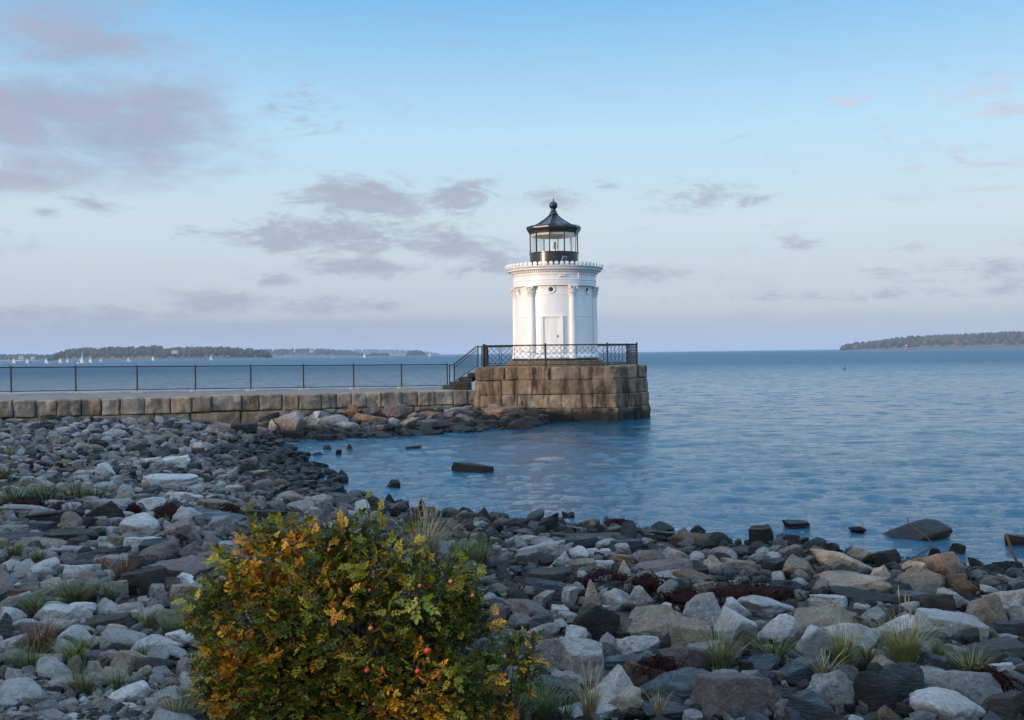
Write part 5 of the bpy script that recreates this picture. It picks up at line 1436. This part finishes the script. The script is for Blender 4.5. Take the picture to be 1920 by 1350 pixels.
def shrub(label, blobs, Yc, nleaf, seed, hips, base_px, group=None, special=()):
    rs = random.Random(seed); nr = np.random.default_rng(seed)
    B = []
    for (cx, cy, rx, ry, dy) in blobs:
        Y = Yc + dy; c = at_y(cx, cy, Y); k = Y / FPX
        B.append((np.array(c), np.array([rx * k, min(rx, ry) * k * 0.95, ry * k])))
    bp = at_y(*base_px, Yc); g = gz(bp.x, Yc)
    root = empty("rose_bush", (bp.x, Yc, g), label, "bush", group)
    o0 = np.array([bp.x, Yc, g])
    # stems
    m = MB()
    area = np.array([b[1][0] * b[1][2] for b in B]); pr = area / area.sum()
    for k in range(max(14, nleaf // 22)):
        c, r = B[nr.choice(len(B), p=pr)]
        d = nr.normal(size=3); d[2] = abs(d[2]) * .8; d /= np.linalg.norm(d); e = c + d * r * .92
        a = o0 + np.array([rs.uniform(-.22, .22) * (1 if nleaf > 600 else .3), rs.uniform(-.15, .15), -.03])
        mid = (a + e) / 2 + np.array([(a[0] - e[0]) * .15, (a[1] - e[1]) * .15, .10]) + nr.normal(0, .03, 3)
        pts = [a, (a + mid) / 2 + nr.normal(0, .012, 3), mid, (mid + e) / 2 + nr.normal(0, .012, 3) + np.array([0, 0, .02]), e]
        m.tube([Vector(p) for p in pts], [.007, .006, .005, .0038, .002], 5)
        for j in range(3):
            q = np.array(pts[2 + j % 2]); f = q + nr.normal(0, .09, 3) + np.array([0, 0, .05]); m.tube([Vector(q), Vector((q + f) / 2 + nr.normal(0, .01, 3)), Vector(f)], [.0032, .0025, .0015], 4)
    Vs, cols = [], []
    GREEN = [(0.042, 0.060, 0.005), (0.078, 0.095, 0.006), (0.14, 0.15, 0.010), (0.026, 0.040, 0.004), (0.11, 0.115, 0.008)]
    ORNG = [(0.50, 0.22, 0.012), (0.36, 0.14, 0.010), (0.60, 0.31, 0.022), (0.20, 0.09, 0.010), (0.46, 0.27, 0.02)]
    YEL = [(0.32, 0.27, 0.02), (0.20, 0.20, 0.015)]
    def put(p, d, L, n, colset, jit=.25):
        x = Vector(d).normalized(); up = Vector((0, 0, 1)) + Vector((rs.uniform(-.5, .5), rs.uniform(-.9, .1), 0)); y = up.cross(x).normalized(); z = x.cross(y)
        M = np.array([[x.x, y.x, z.x], [x.y, y.y, z.y], [x.z, y.z, z.z]])
        base = np.array(rs.choice(colset))
        for v in compound(rs, L, n):
            Vs.append(v @ M.T + p)
            cols.append(np.clip(0.80 * base * (1 + rs.uniform(-jit, jit)) * np.array([1 + rs.uniform(-.12, .12), 1, 1]), 0, .8))
    for k in range(nleaf):
        bi = nr.choice(len(B), p=pr); c, r = B[bi]
        d = nr.normal(size=3); d /= np.linalg.norm(d)
        if d[1] > .35 and rs.random() < .55: d[1] *= -1
        depth = 1 - abs(nr.normal(0, .12)) if rs.random() < .66 else rs.uniform(.35, .9)
        p = c + d * r * depth * (1 + .10 * float(vnoise((c + d * r)[None] * 9)[0]))
        if p[2] < g + .04: continue
        deep = any(np.linalg.norm((p - cc) / q) < .62 for j, (cc, q) in enumerate(B) if j != bi)
        if deep and rs.random() < .75: continue
        nz = .6 * float(vnoise(p[None] * 5 + 3)[0]) + .9 * float(vnoise(p[None] * 24)[0]) + rs.uniform(-.3, .3)
        gap = float(vnoise(p[None] * 5.0 + 31)[0])
        if gap > .42 and rs.random() < .85: continue
        cs = ORNG if nz > .19 else (YEL if nz > .05 else GREEN)
        dd = d * .8 + nr.normal(0, .55, 3) + np.array([0, -.25, .1])
        put(p, dd, rs.uniform(.036, .062), rs.choice([5, 7, 7]), cs)
    # long shoots that break the outline, leaves set along them
    m2 = m
    for _ in range(nleaf // 95):
        bi = nr.choice(len(B), p=pr); c, r = B[bi]
        d = nr.normal(size=3); d[2] = abs(d[2]) + .15; d /= np.linalg.norm(d)
        p0 = c + d * r * .85; L = rs.uniform(.08, .17); e = p0 + d * L + np.array([0, 0, .05 * rs.random()]) + nr.normal(0, .02, 3)
        if any(np.linalg.norm((e - cc) / q) < 1.0 for cc, q in B): continue
        mid = (p0 + e) / 2 + nr.normal(0, .008, 3)
        m2.tube([Vector(p0), Vector(mid), Vector(e)], [.0028, .0022, .0014], 4)
        cs = rs.choice([GREEN, GREEN, YEL, ORNG])
        for j in range(rs.randint(5, 9)):
            t_ = rs.uniform(.25, 1.0); q = p0 * (1 - t_) + e * t_
            put(q, d * .6 + nr.normal(0, .6, 3), rs.uniform(.038, .062), 7, cs)
    m.build("stems", M_TWIG, root, None, True)
    for (px, py, n_, kind) in special:
        p0 = np.array(at_y(px, py, Yc - .52))
        for j in range(n_):
            a = 2 * math.pi * j / n_ + rs.uniform(-.3, .3)
            put(p0 + nr.normal(0, .012, 3), (math.cos(a), -.45, math.sin(a) * .9 - .1), .070, 7, [(0.24, 0.25, 0.02), (.17, .20, .02)] if kind == 'Y' else [(.07, .12, .02), (.09, .14, .02)])
    N = len(Vs); nv = len(LV)
    F = (LF[None] + (np.arange(N) * nv)[:, None, None]).reshape(-1, 4)
    me = np_mesh("foliage", np.concatenate(Vs), F, smooth=True)
    at = me.color_attributes.new("leafcol", 'FLOAT_COLOR', 'POINT')
    C = np.repeat(np.array(cols), nv, 0); C = np.concatenate([C, np.ones((len(C), 1))], 1)
    # paler midrib and slightly darker rim
    w = np.tile(np.array([1.0, 1.35, 1.0] * 5), N)[:, None]; C[:, :3] *= w
    at.data.foreach_set("color", C.astype(np.float32).ravel())
    link_mesh("foliage", me, M_LEAF, root, True)
    for (px, py, r, red) in hips:
        p = at_y(px, py, Yc - .50 + .0)
        # rest on the foliage surface: nearest blob front
        best = Yc - .3
        for c, q in B:
            dx, dz = (p.x - c[0]) / q[0], (p.z - c[2]) / q[2]
            if dx * dx + dz * dz < 1: best = min(best, c[1] - q[1] * math.sqrt(1 - dx * dx - dz * dz))
        p = at_y(px, py, best - .02)
        rr_ = r * .65 * best / FPX
        m = MB(); m.lathe([(0.0001, -rr_), (rr_ * .6, -rr_ * .85), (rr_, -rr_ * .2), (rr_ * .98, rr_ * .25), (rr_ * .6, rr_ * .8), (rr_ * .25, rr_ * .95), (0.0001, rr_ * .97)], 16)
        ob = m.build("rose_hip", M_HIP if red else M_HIPO, root, 60); ob.location = p - root.location
        m2 = MB()
        for j in range(5):
            a = j * 1.2566; m2.add([(0.2 * rr_ * math.cos(a + 1.57), 0.2 * rr_ * math.sin(a + 1.57), rr_ * .9), (-0.2 * rr_ * math.cos(a + 1.57), -0.2 * rr_ * math.sin(a + 1.57), rr_ * .9), (rr_ * .9 * math.cos(a), rr_ * .9 * math.sin(a), rr_ * 2.1)], [(0, 1, 2)])
        m2.build("sepals", simple("sepal_green", (.16, .17, .05), .8), ob, None)
    return root
shrub("large rose bush in autumn green and orange with red hips",
      [(500, 1068, 72, 72, .1), (600, 1092, 115, 90, .1), (688, 1092, 70, 84, .1), (480, 1170, 105, 105, 0), (620, 1200, 155, 130, -.05), (780, 1140, 100, 92, .1), (845, 1200, 70, 95, .1),
       (560, 1300, 150, 110, -.1), (720, 1300, 170, 110, -.1), (445, 1260, 70, 75, 0), (850, 1300, 62, 80, 0), (405, 1150, 48, 36, 0), (525, 1008, 38, 28, .15), (600, 1012, 34, 26, .15), (672, 1014, 40, 24, .15), (875, 1105, 30, 26, .1), (640, 1400, 260, 90, -.05)],
      4.45, 12500, 5,
      [(787, 1098, 5, 0), (801, 1220, 9, 1), (783, 1258, 7.5, 1), (688, 1257, 7.5, 1), (695, 1178, 7, 0), (617, 1031, 5, 1), (648, 1030, 4, 1), (845, 1090, 6, 0), (886, 1117, 5, 0), (693, 1107, 4, 1), (430, 1248, 4, 1), (703, 1320, 6, 0), (780, 1123, 6, 0)],
      (640, 1500), None, [(782, 1132, 5, 'Y')])
shrub("small low rose bush with orange leaves beside the large one", [(985, 1225, 30, 32, 0), (965, 1260, 42, 42, 0), (930, 1290, 50, 50, 0), (900, 1330, 60, 50, 0)], 4.75, 520, 8, [(994, 1187, 4, 1)], (950, 1400))

# ------------------------------------------------------------------ grass tufts
def grass_mat(name, a, b2):
    m, t, b = new_mat(name)
    g = t.n.new("ShaderNodeNewGeometry").outputs["Position"]
    c = t.mix(t.mapr(t.noise(g, 25, 3), .35, .65), a, b2)
    t.l.new(c, b.inputs["Base Color"]); b.inputs["Roughness"].default_value = .7; b.inputs["Specular IOR Level"].default_value = .2
    return m
MG = {'g': grass_mat("green_grass", (0.055, 0.085, 0.022), (0.12, 0.14, 0.045)), 'd': grass_mat("dry_grass", (0.26, 0.20, 0.11), (0.40, 0.32, 0.19)),
      'b': grass_mat("red_brown_grass", (0.11, 0.05, 0.025), (0.20, 0.10, 0.05)), 'y': grass_mat("yellow_green_grass", (0.13, 0.15, 0.035), (0.24, 0.24, 0.07))}
def blade(m, base, h, lean, ang, w, segs=5):
    vs = []; px_, py_ = math.cos(ang), math.sin(ang)
    for i in range(segs + 1):
        t = i / segs; r = lean * h * t ** 2; z = h * (t - .12 * lean * t * t); ww = w * (1 - t) ** .7 + .0004
        c = Vector(base) + Vector((px_ * r, py_ * r, z)); s = Vector((-py_, px_, 0)) * ww
        vs += [c - s, c + s]
    m.add(vs, [(2 * i, 2 * i + 1, 2 * i + 3, 2 * i + 2) for i in range(segs)])
TUFTS = [(795, 1052, 78, 62, 'd', 'g', "tall tuft of dry seed headed grass behind the rose bush"), (868, 1068, 60, 55, 'g', 'g', "green tuft beside the tall dry grass behind the bush"),
         (905, 1062, 45, 40, 'g', 'd', "thin green and straw tuft farthest past the tall dry grass"),
         (30, 948, 42, 60, 'g', 'g', "thick green tuft at the near end of the beach grass patch"), (85, 944, 42, 60, 'g', 'g', "dense green tuft in the middle of the beach grass patch"),
         (140, 938, 38, 50, 'g', 'd', "green tuft with straw stalks toward the end of the grass patch"), (178, 936, 24, 36, 'g', 'g', "small low tuft ending the beach grass patch"),
         (10, 902, 30, 26, 'g', 'b', "dark tuft on the slope above the beach grass patch"), (20, 858, 20, 16, 'd', 'b', "small dry tuft highest on the beach"), (75, 800, 14, 26, 'g', 'd', "small tuft right under the causeway wall"),
         (28, 1052, 34, 30, 'g', 'g', "short tuft on the pale flat slab"), (72, 1055, 26, 26, 'g', 'd', "thin tuft in the crack beside the flat slab"),
         (318, 992, 22, 30, 'g', 'g', "small bright green tuft under the black seaweed"),
         (232, 1088, 40, 34, 'b', 'b', "red brown withered tuft in a gap between blue stones"), (188, 1072, 22, 26, 'b', 'b', "small red brown tuft close to a larger withered one"),
         (75, 1225, 55, 46, 'b', 'b', "bushy rust red withered tuft among the cobbles"),
         (65, 1150, 32, 55, 'g', 'g', "wide dark green tuft left of the ochre stones"), (135, 1130, 36, 60, 'g', 'g', "soft green grass growing round the ochre stones"), (200, 1125, 30, 46, 'g', 'b', "sparse tuft between ochre stone and white cobble"),
         (140, 1247, 45, 40, 'y', 'g', "bright tuft between two white cobbles"), (55, 1262, 40, 46, 'g', 'g', "dark splayed tuft beside the big round cobble"), (155, 1300, 30, 56, 'g', 'b', "low straggling tuft at the gravel edge"),
         (275, 1182, 34, 26, 'g', 'd', "faint tuft before the broad pinkish boulder"), (318, 1196, 38, 30, 'g', 'g', "upright tuft beside the faint one before the pinkish boulder"), (272, 1238, 20, 20, 'g', 'g', "tiny tuft sprouting on the broad pale cobble"),
         (220, 1292, 22, 36, 'g', 'g', "low tuft above the gravel near the wide cobble"),
         (1352, 1258, 62, 46, 'g', 'd', "tall thin tuft before the flat pinkish boulder"), (1453, 1244, 42, 46, 'g', 'g', "spreading green tuft below the white boulder pair"),
         (1582, 1256, 72, 34, 'y', 'g', "narrow upright tuft before the wide pale boulder"), (1630, 1248, 38, 40, 'g', 'd', "short loose tuft between the two taller tufts"),
         (1695, 1252, 88, 56, 'y', 'd', "largest yellow green tuft with dry seed stalks"), (1822, 1274, 44, 46, 'g', 'd', "small splayed tuft beside the dark block"), (1757, 1240, 30, 16, 'g', 'g', "single bright sprig behind the flat slate"),
         (1545, 1275, 34, 30, 'd', 'g', "dry low tuft at the foot of the narrow one"),
         (440, 1352, 110, 60, 'g', 'd', "tall loose grass against the near side of the bush"), (500, 1362, 90, 70, 'g', 'g', "grass growing up into the bush base"), (330, 1352, 34, 60, 'g', 'd', "low weedy tuft in the gravel by the bush"), (380, 1340, 60, 30, 'd', 'g', "thin straw stalks between the gravel and the bush"),
         (955, 1362, 80, 60, 'g', 'g', "dark grass under the small rose bush"), (1015, 1356, 60, 50, 'g', 'g', "dark grass beside the black slate block"), (1105, 1350, 70, 24, 'd', 'g', "few dry stalks before the big pointed boulder"), (1235, 1352, 40, 14, 'd', 'g', "pair of straw stalks in front of the slate boulder"),
         (1060, 1352, 30, 30, 'g', 'g', "short tuft between the dark grass and the dry stalks"), (760, 1368, 60, 90, 'g', 'd', "grass blades poking out under the large bush")]
rg = random.Random(77)
for (px, py, h, w, c1, c2, lab) in TUFTS:
    p = on_ground(px, min(py, 1420)); Y = p.y; k = Y / FPX; hh = h * k; ww = w * k * .5
    root = empty("grass_tuft", (p.x, p.y, gz(p.x, p.y) - .02), lab, "grass tuft", "grass tufts between the stones")
    nb = int(60 + w * h / 14); nb = min(nb, 420)
    for ci, (cc, share) in enumerate(((c1, .75), (c2, .25))):
        m = MB()
        for _ in range(int(nb * share)):
            r = ww * .55 * math.sqrt(rg.random()); a = rg.random() * 6.283
            q = Vector((p.x + r * math.cos(a) * 1.4, p.y + r * math.sin(a) * .7, gz(p.x, p.y) - .02))
            out = a + rg.uniform(-.6, .6)
            blade(m, q, (hh + .12) * rg.uniform(.45, 1.0), rg.uniform(.15, 1.15) * min(1.2, .5 + w / h * .5), out, max(.0016, .55 * k) * rg.uniform(.7, 1.3))
        m.build("blades" if ci == 0 else "dry_blades", MG[cc], root, None, True)
    if 'd' in (c1, c2) and h > 55:
        m = MB()
        for _ in range(16 if c1 == 'd' and h > 70 and w > 30 else 6):
            a = rg.random() * 6.283; r = ww * .6 * rg.random(); q = Vector((p.x + r * math.cos(a), p.y + r * math.sin(a), p.z - .02)); H2 = (hh + .1) * rg.uniform(1.0, 1.35)
            e = q + Vector((rg.uniform(-.15, .15) * H2, rg.uniform(-.1, .1) * H2, H2)); mid = (q + e) / 2 + Vector((rg.uniform(-.02, .02), 0, .01))
            m.tube([q, mid, e], [.0016, .0013, .001], 4)
            d = (e - mid).normalized(); m.tube([e - d * .12 * H2 * 1.2, e - d * .05 * H2, e + d * .03], [.0015, .0048, .001], 5)
        m.build("seed_stalks", MG['d'], root, None, True)

# ------------------------------------------------------------------ seaweed, rusty bars
M_WEED = simple("maroon_seaweed", (0.020, 0.006, 0.005), 0.7, var=0.6, scale=30, spec=0.1)
WEED = [(1135, 1082, 60, 24, "maroon seaweed hanging between the pale wedge stone and upright boulder"), (1212, 1092, 44, 30, "maroon seaweed heap past the yellowish wedge stone"), (1395, 1112, 120, 34, "long maroon seaweed strip across the middle of the bank"),
        (1575, 1168, 66, 26, "dark seaweed patch draped under the largest tan boulder"), (1850, 1272, 60, 34, "dark seaweed beside the flat dark slabs"), (1280, 1118, 60, 26, "reddish seaweed before the rusty slab"),
        (316, 965, 44, 40, "black seaweed clump hung between two white boulders"), (428, 957, 42, 24, "black seaweed mound over the brownish stone"), (50, 943, 60, 18, "seaweed heap at the edge of the beach grass"), (130, 950, 70, 16, "flat seaweed wrack below the beach grass"),
        (245, 955, 36, 22, "small seaweed clump beside the large angular boulder"), (325, 1014, 48, 20, "maroon seaweed trailing over the speckled grey boulder"), (60, 872, 50, 14, "thin dark seaweed line on the upper slope"), (1230, 1245, 60, 22, "brown seaweed tuft above the slate boulder"),
        (1160, 983, 50, 16, "brown weed at the waterline past the reddish stone")]
for (px, py, w, h, lab) in WEED:
    p = on_ground(px, py + h * .3); k = p.y / FPX; c = at_y(px, py, p.y - .22)
    m = MB(); W, H = w * k * 1.15, h * k * 1.5
    for _ in range(int(120 + w * 4)):
        a = rg.gauss(0, .42); b_ = rg.gauss(0, .38)
        q = Vector((c.x + a * W * .5 * 1.3, c.y + b_ * W * .35, c.z + (H * .45) * (1 - a * a) * rg.uniform(-.6, 1)))
        pts = [q]; d = Vector((rg.uniform(-1, 1), rg.uniform(-1, .6), rg.uniform(-.6, .5))).normalized()
        for j in range(4):
            d = (d + Vector((rg.uniform(-.6, .6), rg.uniform(-.6, .6), -.35))).normalized(); pts.append(pts[-1] + d * rg.uniform(.02, .04) * (1 + 10 * k))
        wv = rg.uniform(.003, .008) * (1 + 60 * k * .5); sd_ = Vector((rg.uniform(-1, 1), rg.uniform(-1, 1), .3)).normalized()
        vs = []
        for j, q in enumerate(pts): vs += [q - sd_ * wv * (1 - j * .15), q + sd_ * wv * (1 - j * .15)]
        m.add(vs, [(2 * j, 2 * j + 1, 2 * j + 3, 2 * j + 2) for j in range(4)])
    V, F = ICO2; n0 = len(m.v)
    q = V * np.array([W * .5, W * .3, H * .42]) * (1 + .35 * vnoise(V * 2.3 + px)[:, None]) + np.array([c.x, c.y + W * .05, c.z - H * .12])
    m.add(q.tolist(), [tuple(f) for f in F.tolist()])
    tag(m.build("seaweed_clump", M_WEED, None, 50), lab, "seaweed", "seaweed caught among the boulders")
M_RUST = simple("flaking_rust", (0.05, 0.02, 0.013), 0.95, var=0.5, scale=40)
def bar(px_pts, Y0, Y1, r, lab):
    n = len(px_pts); pts = [at_y(x, y, Y0 + (Y1 - Y0) * i / (n - 1)) for i, (x, y) in enumerate(px_pts)]
    m = MB(); m.tube(pts, r, 8); tag(m.build("rusty_bar", M_RUST, None, 40), lab, "metal bar", "rusty iron bars on the shore")
bar([(1887, 1003), (1891, 1014), (1897, 1032), (1903, 1046), (1912, 1062)], 14.5, 14.0, .020, "thick rusty iron bar leaning out of the rocks at the water")
bar([(1701, 972), (1704, 982), (1716, 990), (1736, 1006), (1745, 1014), (1746, 1022), (1738, 1032), (1722, 1040), (1712, 1050)], 16.2, 14.3, .009, "thin bent rusty rod curling over the wet black boulder")

# ------------------------------------------------------------------ unseen wood behind the viewer, added to shade the shore
def unseen_shade_wood():
    s = np.array([sun_to.x, sun_to.y]); s /= np.linalg.norm(s); qd = np.array([-s[1], s[0]])     # qd: along the row
    D0 = 48.0; tanE = math.tan(rad(SUN_EL)); items = []
    rs = np.random.default_rng(12)
    for _ in range(5200):
        q = rs.uniform(-70, 70)                      # along the row
        qq = -q                                       # sign so that qq = (x - y)/sqrt2
        top = 8.62 + 0.12 * math.sin(q * .45) + .1 * math.sin(q * 1.3 + 1)
        X = (q * qd); xy = s * (D0 + rs.uniform(-1.5, 4)) + X
        qv = -xy[0] * s[1] + xy[1] * s[0]
        if qv < -31: top -= 0.32
        if -11.5 < qv < -3: top -= 0.42  # crown line lowered so some low sun grazes the shore rocks
        z = rs.uniform(0.6, 1) * top - .5
        r = rs.uniform(.35, .8)
        items.append((xy[0], xy[1], z - r * .4, r, r, r * .8, rs.random() * .5))
    w = lumps("shade_wood", items, M_FOREST, None, ICO1, jitter=.4)
    tag(w, "unseen belt of trees behind the viewer, shaped to shade the shore", "trees", kind="stuff")
    m = MB(); a = s * (D0 + 2) - qd * 75; b_ = s * (D0 + 2) + qd * 75; c = s * (D0 + 40)
    p = [(a[0], a[1]), (b_[0], b_[1]), (b_[0] + c[0] * .5, b_[1] + c[1] * .5), (a[0] + c[0] * .5, a[1] + c[1] * .5)]
    H_ = 5.2
    m.add([(x, y, -1) for x, y in p] + [(x, y, H_) for x, y in p], [(0, 1, 5, 4), (1, 2, 6, 5), (2, 3, 7, 6), (3, 0, 4, 7), (4, 5, 6, 7)])
    tag(m.build("bank", M_LAND, None), kind="structure")  # unseen bank, added to block low sun beneath the trees
unseen_shade_wood()

# ------------------------------------------------------------------ haze
def haze():
    m = bpy.data.materials.new("sea_haze"); m.use_nodes = True; n = m.node_tree.nodes; n.clear()
    v = n.new("ShaderNodeVolumePrincipled"); o = n.new("ShaderNodeOutputMaterial"); m.node_tree.links.new(v.outputs[0], o.inputs["Volume"])
    v.inputs["Color"].default_value = (0.66, 0.80, 1.0, 1); v.inputs["Density"].default_value = HAZE; v.inputs["Anisotropy"].default_value = 0.0
    b = MB(); b.box((-17000, -17000, -5), (17000, 17000, 95)); tag(b.build("haze", m, None), "thin sea haze over the bay", "haze", kind="stuff")
HAZE = 0.00011
haze()
